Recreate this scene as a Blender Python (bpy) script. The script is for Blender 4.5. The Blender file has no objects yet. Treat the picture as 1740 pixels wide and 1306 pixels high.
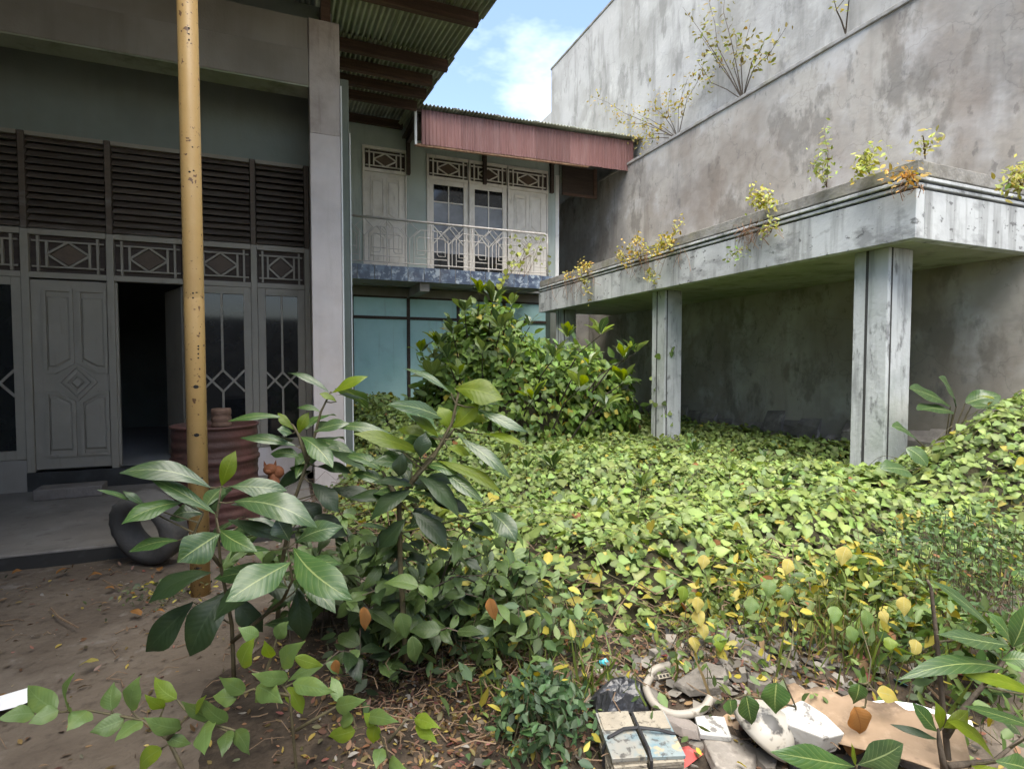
import bpy, math, random
import numpy as np
from mathutils import Vector, Matrix
random.seed(7); rng = np.random.default_rng(7)
S = bpy.context.scene
COL = S.collection
# ------------------------------------------------------------------ camera
F = 932.0
YAW, PIT = math.atan(380/932), math.atan(37/932)
CAM = np.array([0, 0, 1.5])
fw = np.array([math.sin(YAW)*math.cos(PIT), math.cos(YAW)*math.cos(PIT), -math.sin(PIT)])
rt = np.array([math.cos(YAW), -math.sin(YAW), 0.0]); up = np.cross(rt, fw)
cd = bpy.data.cameras.new('camera'); cam = bpy.data.objects.new('camera', cd); COL.objects.link(cam)
cd.sensor_width = 36; cd.lens = 36*F/1740; cd.clip_start = 0.05; cd.clip_end = 2000
cam.matrix_world = Matrix(((rt[0], up[0], -fw[0], 0), (rt[1], up[1], -fw[1], 0), (rt[2], up[2], -fw[2], 1.5), (0, 0, 0, 1)))
S.camera = cam
def ray(x, y): return fw + rt*(x-870)/F - up*(y-653)/F
def on(x, y, ax, v): d = ray(x, y); return CAM + d*(v-CAM[ax])/d[ax]
def atx(x, y, v): return on(x, y, 0, v)
def aty(x, y, v): return on(x, y, 1, v)
def atz(x, y, v): return on(x, y, 2, v)
def atd(x, y, d): return CAM + ray(x, y)*d
# ------------------------------------------------------------------ sky, sun, exposure
SUN_EL, SUN_AZ = 70.0, 205.0          # degrees, azimuth clockwise from +Y
W = bpy.data.worlds.new('World'); S.world = W; W.use_nodes = True
nt = W.node_tree; nd = nt.nodes; lk = nt.links; nd.clear()
sky = nd.new('ShaderNodeTexSky'); sky.sky_type = 'NISHITA'; sky.sun_disc = False
sky.sun_elevation = math.radians(SUN_EL); sky.sun_rotation = math.radians(SUN_AZ)
sky.air_density = 1.0; sky.dust_density = 2.2; sky.ozone_density = 1.0
tc = nd.new('ShaderNodeTexCoord'); mp = nd.new('ShaderNodeMapping'); mp.inputs['Scale'].default_value = (1, 1, 2.2); mp.inputs['Location'].default_value = (.9, .2, .1)
nz = nd.new('ShaderNodeTexNoise'); nz.inputs['Scale'].default_value = 2.3; nz.inputs['Detail'].default_value = 6; nz.inputs['Roughness'].default_value = .58
rp = nd.new('ShaderNodeValToRGB'); rp.color_ramp.elements[0].position = .49; rp.color_ramp.elements[1].position = .98
mx = nd.new('ShaderNodeMix'); mx.data_type = 'RGBA'; mx.inputs['B'].default_value = (8.4, 8.7, 9.2, 1)
bg = nd.new('ShaderNodeBackground'); bg.inputs['Strength'].default_value = .13
wo = nd.new('ShaderNodeOutputWorld')
lk.new(tc.outputs['Generated'], mp.inputs['Vector']); lk.new(mp.outputs[0], nz.inputs['Vector']); lk.new(nz.outputs['Fac'], rp.inputs[0])
lk.new(rp.outputs[0], mx.inputs['Factor']); lk.new(sky.outputs[0], mx.inputs['A']); lk.new(mx.outputs['Result'], bg.inputs['Color']); lk.new(bg.outputs[0], wo.inputs['Surface'])
sl = bpy.data.lights.new('sun', 'SUN'); sl.energy = 3.0; sl.angle = math.radians(60); sl.color = (1, .95, .85)
so = bpy.data.objects.new('sun', sl); COL.objects.link(so)
a, e = math.radians(SUN_AZ), math.radians(SUN_EL)
sd = Vector((math.sin(a)*math.cos(e), math.cos(a)*math.cos(e), math.sin(e)))
so.rotation_euler = sd.to_track_quat('Z', 'Y').to_euler()
S.view_settings.view_transform = 'Standard'; S.view_settings.look = 'None'; S.view_settings.gamma = 1
S.view_settings.exposure = 1.66; S.view_settings.use_curve_mapping = False
S.render.engine = 'CYCLES'; S.cycles.use_denoising = True; S.cycles.max_bounces = 6; S.cycles.diffuse_bounces = 3; S.cycles.glossy_bounces = 2; S.cycles.transmission_bounces = 3
S.cycles.use_adaptive_sampling = True; S.cycles.adaptive_threshold = .03
S.cycles.transparent_max_bounces = 4; S.cycles.caustics_reflective = False; S.cycles.caustics_refractive = False

# ------------------------------------------------------------------ materials
MATS = {}
def mat(name, base, rough=.85, layers=(), bump=0, bscale=30, spec=.3, rnd=0, metal=0, emis=None, bstretch=(1, 1, 1), cracks=0):
    m = bpy.data.materials.new(name); m.use_nodes = True; n = m.node_tree.nodes; l = m.node_tree.links
    b = n['Principled BSDF']; b.inputs['Roughness'].default_value = rough; b.inputs['Specular IOR Level'].default_value = spec; b.inputs['Metallic'].default_value = metal
    t = n.new('ShaderNodeTexCoord'); oi = n.new('ShaderNodeObjectInfo')
    add = n.new('ShaderNodeVectorMath'); add.operation = 'ADD'; l.new(t.outputs['Object'], add.inputs[0])
    sc = n.new('ShaderNodeVectorMath'); sc.operation = 'SCALE'; sc.inputs[0].default_value = (17, 31, 23); l.new(oi.outputs['Random'], sc.inputs['Scale']); l.new(sc.outputs[0], add.inputs[1])
    vec = add.outputs[0]
    c = n.new('ShaderNodeRGB'); c.outputs[0].default_value = (*base, 1); cur = c.outputs[0]
    for L in layers:   # (colour, scale(vec or float), lo, hi, amount, detail)
        colr, scl, lo, hi, amt = L[:5]; det = min(L[5], 6) if len(L) > 5 else 4
        mpn = n.new('ShaderNodeMapping'); s = scl if isinstance(scl, tuple) else (scl,)*3
        mpn.inputs['Scale'].default_value = s; mpn.inputs['Location'].default_value = (random.uniform(0, 9),)*3
        l.new(vec, mpn.inputs['Vector'])
        z = n.new('ShaderNodeTexNoise'); z.inputs['Scale'].default_value = 1; z.inputs['Detail'].default_value = det; z.inputs['Roughness'].default_value = .62
        l.new(mpn.outputs[0], z.inputs['Vector'])
        r = n.new('ShaderNodeMapRange'); r.inputs['From Min'].default_value = lo; r.inputs['From Max'].default_value = hi; r.inputs['To Max'].default_value = amt
        l.new(z.outputs['Fac'], r.inputs['Value'])
        k = n.new('ShaderNodeMix'); k.data_type = 'RGBA'; k.inputs['B'].default_value = (*colr, 1)
        l.new(r.outputs[0], k.inputs['Factor']); l.new(cur, k.inputs['A']); cur = k.outputs['Result']
    if cracks:
        dn = n.new('ShaderNodeTexNoise'); dn.inputs['Scale'].default_value = 2.4; dn.inputs['Detail'].default_value = 4; l.new(vec, dn.inputs['Vector'])
        ad = n.new('ShaderNodeVectorMath'); ad.operation = 'ADD'; l.new(vec, ad.inputs[0]); l.new(dn.outputs['Color'], ad.inputs[1])
        vo = n.new('ShaderNodeTexVoronoi'); vo.feature = 'DISTANCE_TO_EDGE'; vo.inputs['Scale'].default_value = .62; l.new(ad.outputs[0], vo.inputs['Vector'])
        r = n.new('ShaderNodeMapRange'); r.inputs['From Min'].default_value = .0; r.inputs['From Max'].default_value = .009; r.inputs['To Min'].default_value = cracks; r.inputs['To Max'].default_value = 0; l.new(vo.outputs['Distance'], r.inputs['Value'])
        k = n.new('ShaderNodeMix'); k.data_type = 'RGBA'; k.inputs['B'].default_value = (.05, .045, .04, 1); l.new(r.outputs[0], k.inputs['Factor']); l.new(cur, k.inputs['A']); cur = k.outputs['Result']
    if rnd:
        h = n.new('ShaderNodeHueSaturation'); mr = n.new('ShaderNodeMapRange'); mr.inputs['To Min'].default_value = 1-rnd; mr.inputs['To Max'].default_value = 1+rnd
        l.new(oi.outputs['Random'], mr.inputs['Value']); l.new(mr.outputs[0], h.inputs['Value']); l.new(cur, h.inputs['Color']); cur = h.outputs[0]
    l.new(cur, b.inputs['Base Color'])
    if bump:
        z = n.new('ShaderNodeTexNoise'); z.inputs['Scale'].default_value = bscale; z.inputs['Detail'].default_value = 3
        mpn = n.new('ShaderNodeMapping'); mpn.inputs['Scale'].default_value = bstretch; l.new(vec, mpn.inputs['Vector']); l.new(mpn.outputs[0], z.inputs['Vector'])
        bp = n.new('ShaderNodeBump'); bp.inputs['Strength'].default_value = bump; bp.inputs['Distance'].default_value = .02
        l.new(z.outputs['Fac'], bp.inputs['Height']); l.new(bp.outputs[0], b.inputs['Normal'])
    if emis:
        b.inputs['Emission Color'].default_value = (*emis, 1); b.inputs['Emission Strength'].default_value = 1
    MATS[name] = m; return m
BK = (.03, .03, .028)
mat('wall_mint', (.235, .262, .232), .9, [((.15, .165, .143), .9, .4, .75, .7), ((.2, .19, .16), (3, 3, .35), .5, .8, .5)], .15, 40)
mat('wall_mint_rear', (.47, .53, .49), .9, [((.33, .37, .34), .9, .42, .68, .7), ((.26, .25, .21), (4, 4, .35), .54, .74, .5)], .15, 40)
mat('plaster_pink', (.66, .59, .56), .85, [((.36, .31, .28), 1.3, .45, .75, .6), ((.3, .25, .2), (6, 6, .5), .55, .8, .4), ((.62, .58, .57), 4, .5, .7, .4)], .12, 60)
mat('beam_plaster', (.33, .30, .265), .9, [((.21, .185, .155), 1.0, .4, .7, .7), ((.2, .18, .15), (5, 5, .4), .5, .8, .5)], .15, 50)
mat('head_plaster', (.54, .475, .44), .9, [((.36, .30, .265), 2, .42, .62, .8), ((.2, .15, .12), (6, 6, .6), .52, .7, .6)], .15, 50)
mat('trim_white', (.78, .78, .75), .6, [((.5, .48, .42), 6, .5, .8, .5)])
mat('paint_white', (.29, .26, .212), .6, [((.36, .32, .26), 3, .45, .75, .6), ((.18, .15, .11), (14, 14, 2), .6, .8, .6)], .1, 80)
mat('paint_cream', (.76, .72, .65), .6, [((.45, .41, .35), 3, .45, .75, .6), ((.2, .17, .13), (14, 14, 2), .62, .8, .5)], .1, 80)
mat('wood_dark', (.055, .04, .032), .75, [((.1, .075, .06), (2, 30, 30), .4, .7, .6)], .2, 40)
mat('wood_brown', (.14, .085, .06), .75, [((.06, .035, .025), (2, 25, 25), .4, .7, .7)], .2, 40)
mat('purlin_wood', (.07, .042, .03), .8, [((.16, .09, .06), (1.5, 20, 20), .45, .75, .7)], .3, 30, rnd=.3)
mat('slat_wood', (.12, .092, .07), .8, [((.08, .065, .055), (1.5, 25, 25), .4, .7, .7), ((.26, .24, .22), (2, 9, 9), .55, .75, .5)], .2, 40, rnd=.2)
mat('panel_brown', (.12, .085, .06), .6, [((.07, .05, .04), 6, .4, .7, .6)], .1, 40, rnd=.3)
mat('glass_dark', (.012, .013, .014), .06, [((.05, .05, .045), 4, .5, .8, .3)], spec=.5)
mat('glass_reflect', (.27, .29, .32), .12, [((.12, .13, .15), .9, .42, .6, .8)], spec=.5)
mat('asbestos', (.36, .37, .29), .9, [((.2, .2, .15), 2, .4, .7, .7), ((.13, .12, .09), (9, .8, 9), .5, .75, .6)], .15, 60, rnd=.2)
mat('maroon', (.16, .078, .07), .55, [((.23, .14, .13), (5, 5, .8), .45, .75, .6), ((.09, .045, .04), (12, 12, .8), .5, .75, .6)], .1, 50, rnd=.16)
mat('rust_wood', (.33, .2, .12), .8, [((.16, .08, .05), 9, .4, .65, .8)], .2, 40)
mat('tile_blue', (.12, .16, .22), .35, [((.045, .06, .10), 6, .44, .52, .85, 6), ((.36, .41, .46), 9, .54, .60, .8, 6), ((.16, .13, .11), 2, .55, .8, .4)], spec=.4)
mat('teal_board', (.52, .78, .77), .45, [((.36, .64, .62), 1.4, .4, .75, .7), ((.33, .5, .5), 3, .55, .8, .4), ((.12, .16, .13), (8, 8, .5), .6, .85, .4)], .06, 40, rnd=.12)
mat('steel_rail', (.50, .47, .44), .5, [((.25, .17, .12), 12, .5, .75, .6)])
wl = [((.24, .225, .205), .55, .44, .60, .8), ((.44, .425, .40), 1.1, .52, .64, .8), ((.16, .145, .125), (2.4, 2.4, .4), .56, .72, .6), ((.17, .155, .132), (1.6, 1.6, .9), .55, .62, .7, 6), ((.20, .165, .13), (.5, .5, .4), .5, .62, .6), ((.12, .11, .10), (7, 7, 4), .62, .68, .55, 6), ((.085, .085, .085), (1.9, 1.9, 1.0), .63, .73, .75, 9), ((.25, .20, .16), (1.2, 1.2, .5), .55, .78, .5)]
mat('wall_grey', (.375, .35, .305), .93, wl, .35, 9, cracks=.22)
mat('wall_upper', (.43, .42, .40), .93, [((.30, .29, .265), .5, .44, .6, .8), ((.50, .49, .46), 1.3, .52, .66, .7), ((.17, .165, .15), (2.6, 2.6, .45), .53, .70, .65), ((.20, .195, .18), (2.0, 2.0, .9), .56, .63, .6, 6), ((.1, .1, .1), (1.6, 1.6, .8), .64, .76, .6, 9)], .25, 16, cracks=.2)
mat('concrete_top', (.30, .29, .27), .95, [((.14, .13, .11), 5, .42, .65, .7), ((.2, .19, .1), 2, .5, .7, .5)], .3, 30)
mat('fascia', (.54, .56, .56), .85, [((.34, .35, .36), 1.6, .45, .65, .6), ((.20, .205, .205), (2.4, 2.4, 4.5), .56, .68, .75, 6), ((.22, .225, .22), (6, 6, .6), .5, .66, .75), ((.09, .09, .09), (9, 9, 14), .62, .66, .7, 6)], .2, 25)
mat('soffit', (.40, .405, .34), .95, [((.24, .275, .175), .9, .38, .62, .8), ((.12, .13, .09), 3, .52, .72, .7)], .2, 20)  # algae green, with some reflected light put into the colour
mat('pillar', (.52, .54, .54), .8, [((.30, .32, .32), 1.8, .48, .66, .7), ((.12, .12, .122), (9, 9, 4), .57, .68, .75, 6), ((.17, .175, .175), (5, 5, .7), .54, .66, .6), ((.25, .30, .24), (1.2, 1.2, .6), .52, .72, .6)], .25, 25)
mat('groove', (.06, .06, .058), .9)
mat('stone_foot', (.24, .22, .20), .95, [((.1, .09, .08), 3, .4, .65, .8), ((.42, .39, .36), 4, .55, .68, .7)], .6, 12)
mat('porch', (.23, .21, .185), .8, [((.12, .11, .1), 1.2, .4, .7, .7), ((.27, .26, .24), 3, .52, .7, .5), ((.09, .075, .06), 9, .58, .72, .5)], .15, 60)
mat('floor_tile', (.36, .35, .33), .5, [((.25, .24, .22), 2, .4, .7, .6)])
mat('plinth_tile', (.040, .039, .037), .4, [((.08, .08, .08), 5, .5, .7, .6)])
mat('soil', (.115, .092, .070), .97, [((.18, .155, .128), .9, .44, .62, .8), ((.075, .058, .044), 2.1, .45, .66, .75), ((.26, .24, .22), 5, .6, .74, .5), ((.045, .034, .026), 14, .54, .7, .6)], .55, 22)
mat('shaded_soil', (.045, .034, .024), .97, [((.08, .06, .042), 4, .45, .65, .8), ((.02, .015, .011), 9, .45, .62, .8)], .7, 30)
mat('far_soil', (.14, .12, .09), .97, [((.08, .09, .05), .3, .4, .7, .7)])
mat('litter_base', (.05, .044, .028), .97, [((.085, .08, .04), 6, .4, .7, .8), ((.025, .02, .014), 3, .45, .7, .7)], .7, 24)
mat('yellow_paint', (.45, .285, .105), .5, [((.50, .35, .16), 2, .45, .7, .5), ((.36, .2, .08), (9, 9, .9), .55, .8, .5), ((.10, .045, .025), 26, .655, .685, .9, 2), ((.09, .045, .025), 60, .69, .72, .8, 2)], .08, 50, spec=.4)
mat('black_paint', (.014, .013, .012), .7)
mat('drum_rust', (.085, .035, .03), .6, [((.05, .028, .022), 3, .42, .62, .8), ((.19, .10, .08), (2, 2, 9), .58, .74, .5), ((.04, .025, .02), 7, .55, .7, .7)], .2, 40, spec=.35)
mat('rubber', (.085, .082, .078), .85, [((.16, .15, .135), 4, .45, .7, .6)], .2, 50)
mat('block_grey', (.21, .185, .165), .95, [((.12, .105, .09), 4, .4, .7, .7)], .4, 30)
mat('orange_clay', (.26, .10, .045), .7, [((.2, .07, .03), 30, .5, .65, .7)])
mat('concrete_chunk', (.19, .172, .15), .95, [((.15, .135, .115), 7, .4, .62, .8), ((.36, .33, .29), 12, .55, .7, .6), ((.1, .085, .07), 20, .6, .72, .6)], .5, 30, rnd=.25)
mat('foam_white', (.44, .44, .42), .7, [((.45, .44, .41), 9, .45, .66, .7), ((.10, .09, .08), 14, .56, .62, .8)], .1, 60)
mat('bowl_white', (.38, .36, .315), .4, [((.4, .36, .29), 7, .45, .62, .7), ((.03, .028, .025), 9, .54, .60, .9)], spec=.5)
mat('cardboard', (.28, .20, .132), .85, [((.22, .155, .10), 5, .44, .62, .8), ((.12, .085, .06), 9, .56, .66, .7), ((.4, .3, .21), 16, .55, .7, .5)], .08, 60)
mat('paper_white', (.78, .79, .8), .8, [((.6, .6, .58), 8, .5, .7, .5)])
mat('page_edge', (.30, .27, .215), .95, [((.25, .22, .17), (3, 3, 160), .4, .6, .7), ((.07, .06, .045), 30, .56, .66, .8)], .3, 60)
mat('book_cover', (.20, .24, .24), .5, [((.10, .19, .23), 9, .45, .58, .8), ((.38, .30, .17), 11, .55, .64, .8), ((.30, .27, .22), 5, .5, .62, .7), ((.05, .045, .04), 24, .54, .62, .8)], spec=.5, rnd=.2)
mat('strap_black', (.03, .03, .032), .5)
mat('plastic_black', (.02, .021, .024), .3, [((.06, .06, .065), 9, .5, .7, .5)], .6, 18, spec=.5)
mat('pvc_grey', (.30, .275, .235), .45, [((.3, .27, .23), 9, .45, .7, .6), ((.1, .08, .06), 20, .62, .7, .7)])
mat('plastic_teal', (.05, .42, .50), .35, [((.5, .6, .62), 30, .58, .66, .8)], spec=.5)
mat('tape_dark', (.06, .055, .05), .4)
mat('red_cloth', (.42, .08, .07), .85, [((.25, .2, .2), 20, .5, .65, .7)])
mat('bark', (.10, .08, .06), .9, [((.05, .04, .03), (30, 30, 6), .45, .65, .7)], .3, 60)
mat('stem_green', (.10, .085, .045), .7, [((.05, .045, .03), 30, .45, .65, .7)])
mat('twig', (.16, .11, .07), .9, [((.08, .05, .035), 20, .45, .65, .7)], rnd=.3)

def leafmat(name, base, vein=None, rough=.42, trans=.3, attr=False, rnd=.18, spec=.4, tcol=None):
    """leaf: principled mixed with translucency; veins follow the leaf's own UV"""
    m = bpy.data.materials.new(name); m.use_nodes = True; n = m.node_tree.nodes; l = m.node_tree.links
    b = n['Principled BSDF']; b.inputs['Roughness'].default_value = rough; b.inputs['Specular IOR Level'].default_value = spec
    out = n['Material Output']
    if attr:
        at = n.new('ShaderNodeAttribute'); at.attribute_name = 'Col'; cur = at.outputs['Color']
    else:
        c = n.new('ShaderNodeRGB'); c.outputs[0].default_value = (*base, 1); cur = c.outputs[0]
        oi = n.new('ShaderNodeObjectInfo'); h = n.new('ShaderNodeHueSaturation')
        mr = n.new('ShaderNodeMapRange'); mr.inputs['To Min'].default_value = 1-rnd; mr.inputs['To Max'].default_value = 1+rnd
        l.new(oi.outputs['Random'], mr.inputs['Value']); l.new(mr.outputs[0], h.inputs['Value'])
        tcn = n.new('ShaderNodeTexCoord'); z = n.new('ShaderNodeTexNoise'); z.inputs['Scale'].default_value = 22; z.inputs['Detail'].default_value = 4; l.new(tcn.outputs['Object'], z.inputs['Vector'])
        k0 = n.new('ShaderNodeMix'); k0.data_type = 'RGBA'; k0.inputs['B'].default_value = (base[0]*1.5, base[1]*1.25, base[2]*.9, 1)
        r0 = n.new('ShaderNodeMapRange'); r0.inputs['From Min'].default_value = .45; r0.inputs['From Max'].default_value = .75; r0.inputs['To Max'].default_value = .6
        l.new(z.outputs['Fac'], r0.inputs['Value']); l.new(r0.outputs[0], k0.inputs['Factor']); l.new(cur, k0.inputs['A']); l.new(k0.outputs['Result'], h.inputs['Color']); cur = h.outputs[0]
    if vein:
        uv = n.new('ShaderNodeUVMap'); uv.uv_map = 'UVMap'; sx = n.new('ShaderNodeSeparateXYZ'); l.new(uv.outputs[0], sx.inputs[0])
        def M(op, A, B=None, C=None):
            q = n.new('ShaderNodeMath'); q.operation = op
            for i, v in enumerate((A, B, C)):
                if v is None: continue
                if hasattr(v, 'links'): l.new(v, q.inputs[i])
                else: q.inputs[i].default_value = v
            return q.outputs[0]
        s = M('ABSOLUTE', M('SUBTRACT', sx.outputs['Y'], .5))
        mid = M('LESS_THAN', s, M('MULTIPLY_ADD', sx.outputs['X'], -.022, .034))
        ph = M('FRACT', M('MULTIPLY', M('SUBTRACT', sx.outputs['X'], M('MULTIPLY', s, .42)), 10.0))
        side = M('MULTIPLY', M('LESS_THAN', M('ABSOLUTE', M('SUBTRACT', ph, .5)), .05), .32)
        fac = M('MAXIMUM', mid, side)
        k = n.new('ShaderNodeMix'); k.data_type = 'RGBA'; k.inputs['B'].default_value = (*vein, 1)
        l.new(fac, k.inputs['Factor']); l.new(cur, k.inputs['A']); cur = k.outputs['Result']
        bp = n.new('ShaderNodeBump'); bp.inputs['Strength'].default_value = .25; bp.inputs['Distance'].default_value = .003
        hh = M('ABSOLUTE', M('SUBTRACT', ph, .5)); l.new(hh, bp.inputs['Height']); l.new(bp.outputs[0], b.inputs['Normal'])
    l.new(cur, b.inputs['Base Color'])
    tr = n.new('ShaderNodeBsdfTranslucent'); hs = n.new('ShaderNodeHueSaturation'); hs.inputs['Hue'].default_value = .485; hs.inputs['Saturation'].default_value = 1.2; hs.inputs['Value'].default_value = 1.5
    l.new(cur, hs.inputs['Color']); l.new(hs.outputs[0], tr.inputs['Color'])
    ms = n.new('ShaderNodeMixShader'); ms.inputs[0].default_value = trans
    l.new(b.outputs[0], ms.inputs[1]); l.new(tr.outputs[0], ms.inputs[2]); l.new(ms.outputs[0], out.inputs['Surface'])
    MATS[name] = m; return m
leafmat('vine_leaf', None, attr=True, rough=.5, trans=.28, spec=.4)
leafmat('big_leaf', (.042, .090, .024), (.21, .26, .09), .36, .22, spec=.5)
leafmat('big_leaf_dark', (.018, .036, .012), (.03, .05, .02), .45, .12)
leafmat('big_leaf_lime', (.13, .19, .012), (.19, .25, .03), .42, .45)
leafmat('big_leaf_grey', (.045, .085, .032), (.20, .25, .11), .33, .22, spec=.55)
leafmat('mound_leaf', (.14, .20, .06), (.22, .27, .11), .35, .25, spec=.55)
leafmat('shoot_leaf', (.105, .17, .05), (.13, .20, .07), .45, .3)
leafmat('shoot_leaf_lime', (.16, .24, .03), (.21, .29, .06), .45, .4)
leafmat('shrub_leaf', (.055, .092, .027), (.075, .11, .04), .45, .25, rnd=.35)
leafmat('yellow_leaf', (.34, .30, .08), (.4, .36, .14), .6, .35)
leafmat('orange_leaf', (.23, .11, .03), (.18, .08, .02), .7, .25)

# ------------------------------------------------------------------ mesh helpers
def tag(o, label=None, cat=None, group=None, kind=None):
    if label: o['label'] = label
    if cat: o['category'] = cat
    if group: o['group'] = group
    if kind: o['kind'] = kind
    return o
def empty(name, loc, label, cat, group=None):
    o = bpy.data.objects.new(name, None); COL.objects.link(o); o.location = loc; o.empty_display_size = .1
    return tag(o, label, cat, group)
def link(name, me, parent=None, loc=None, rot=None):
    o = bpy.data.objects.new(name, me); COL.objects.link(o)
    if parent is not None:
        o.parent = parent
        # parts are written in world coordinates: undo the parents' plain translation
        off = Vector((0, 0, 0)); q = parent
        while q is not None: off += q.location; q = q.parent
        o.location = (Vector(loc) if loc is not None else Vector((0, 0, 0))) - off
    elif loc is not None: o.location = loc
    if rot is not None: o.rotation_euler = rot
    return o
class MB:
    def __init__(s): s.v = []; s.f = []; s.uv = None
    def add(s, vs, fs):
        k = len(s.v); s.v += [tuple(float(c) for c in p) for p in vs]; s.f += [tuple(i+k for i in f) for f in fs]
    def box(s, x0, x1, y0, y1, z0, z1):
        s.add([(x0, y0, z0), (x1, y0, z0), (x1, y1, z0), (x0, y1, z0), (x0, y0, z1), (x1, y0, z1), (x1, y1, z1), (x0, y1, z1)],
              [(0, 3, 2, 1), (4, 5, 6, 7), (0, 1, 5, 4), (1, 2, 6, 5), (2, 3, 7, 6), (3, 0, 4, 7)]); return s
    def prism(s, pts, y0, y1):          # polygon in XZ (ccw seen from -Y) pushed from y0 (front) to y1
        n = len(pts)
        s.add([(p[0], y0, p[1]) for p in pts] + [(p[0], y1, p[1]) for p in pts],
              [tuple(range(n)), tuple(range(2*n-1, n-1, -1))] + [(i, i+n, (i+1) % n+n, (i+1) % n) for i in range(n)]); return s
    def frustum(s, pts, y0, y1, inset):  # raised panel: back outline pts at y1, front outline shrunk at y0
        n = len(pts); c = np.mean(np.array(pts), 0); r = []
        for i in range(n):
            p0, p1, p2 = (np.array(pts[(i+j) % n], float) for j in (-1, 0, 1))
            d1 = (p1-p0)/np.linalg.norm(p1-p0); d2 = (p2-p1)/np.linalg.norm(p2-p1)
            n1 = np.array([-d1[1], d1[0]]); n2 = np.array([-d2[1], d2[0]]); b = n1+n2; b /= max(np.linalg.norm(b), 1e-6)
            r.append(p1 + b*inset/max(b@n1, .3))
        s.add([(p[0], y0, p[1]) for p in r] + [(p[0], y1, p[1]) for p in pts],
              [tuple(range(n))] + [(i, i+n, (i+1) % n+n, (i+1) % n) for i in range(n)]); return s
    def bar2(s, p, q, w, y0, y1, ext=0):   # flat bar in the XZ plane
        p = np.array(p, float); q = np.array(q, float); d = (q-p)/np.linalg.norm(q-p); m = np.array([-d[1], d[0]])*w/2
        p = p-d*ext; q = q+d*ext
        return s.prism([p-m, q-m, q+m, p+m], y0, y1)
    def tube(s, pts, r, n=6, cap=True):
        pts = [np.array(p, float) for p in pts]; m = len(pts); rr = r if hasattr(r, '__len__') else [r]*m
        k = len(s.v); prev = None
        for i in range(m):
            d = pts[min(i+1, m-1)]-pts[max(i-1, 0)]; d /= max(np.linalg.norm(d), 1e-9)
            if prev is None:
                a = np.array([0, 0, 1.]) if abs(d[2]) < .9 else np.array([1., 0, 0])
                u = np.cross(d, a)
            else: u = prev - d*(prev@d)
            u /= max(np.linalg.norm(u), 1e-9); prev = u; w = np.cross(d, u)
            for j in range(n):
                t = 2*math.pi*j/n; s.v.append(tuple(pts[i]+rr[i]*(math.cos(t)*u+math.sin(t)*w)))
        for i in range(m-1):
            for j in range(n):
                s.f.append((k+i*n+j, k+i*n+(j+1) % n, k+(i+1)*n+(j+1) % n, k+(i+1)*n+j))
        if cap:
            s.f.append(tuple(k+j for j in range(n-1, -1, -1))); s.f.append(tuple(k+(m-1)*n+j for j in range(n)))
        return s
    def lathe(s, prof, cx, cy, n=32):      # profile of (r, z)
        k = len(s.v); m = len(prof)
        for r, z in prof:
            for j in range(n): t = 2*math.pi*j/n; s.v.append((cx+r*math.cos(t), cy+r*math.sin(t), z))
        for i in range(m-1):
            for j in range(n): s.f.append((k+i*n+j, k+i*n+(j+1) % n, k+(i+1)*n+(j+1) % n, k+(i+1)*n+j))
        return s
    def mesh(s, name, m, smooth=False):
        me = bpy.data.meshes.new(name); me.from_pydata(s.v, [], s.f); me.materials.append(MATS[m])
        if smooth: me.shade_smooth()
        return me
    def build(s, name, m, parent=None, smooth=False, bevel=0, **kw):
        o = link(name, s.mesh(name, m, smooth), parent, **kw)
        if bevel:
            b = o.modifiers.new('bevel', 'BEVEL'); b.width = bevel; b.segments = 2; b.limit_method = 'ANGLE'
        return o
def box(name, m, parent, x0, x1, y0, y1, z0, z1, bevel=0): return MB().box(x0, x1, y0, y1, z0, z1).build(name, m, parent, bevel=bevel)

# fast leaf cloud -------------------------------------------------
_o = [(-.16, -.07, .03), (-.36, -.05, .09), (-.49, .14, .13), (-.46, .38, .12), (-.31, .63, .05), (-.13, .84, -.04)]
HEART = (np.array([(0, .05, 0), (0, .38, .0), (0, .70, -.02), (0, 1.02, -.13)]+_o+[(-x, y, z) for x, y, z in _o]),
         [(0, 1, 6, 5, 4), (1, 2, 8, 7, 6), (2, 3, 9, 8), (0, 10, 11, 12, 1), (1, 12, 13, 14, 2), (2, 14, 15, 3)])
OVAL = (np.array([(0, 0, 0), (-.22, .28, .06), (-.20, .62, .05), (0, 1, -.08), (.20, .62, .05), (.22, .28, .06), (0, .45, 0)]),
        [(0, 6, 1), (6, 3, 2, 1), (0, 5, 6), (6, 5, 4, 3)])
def norm(a): return a/np.maximum(np.linalg.norm(a, axis=-1, keepdims=True), 1e-9)
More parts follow.
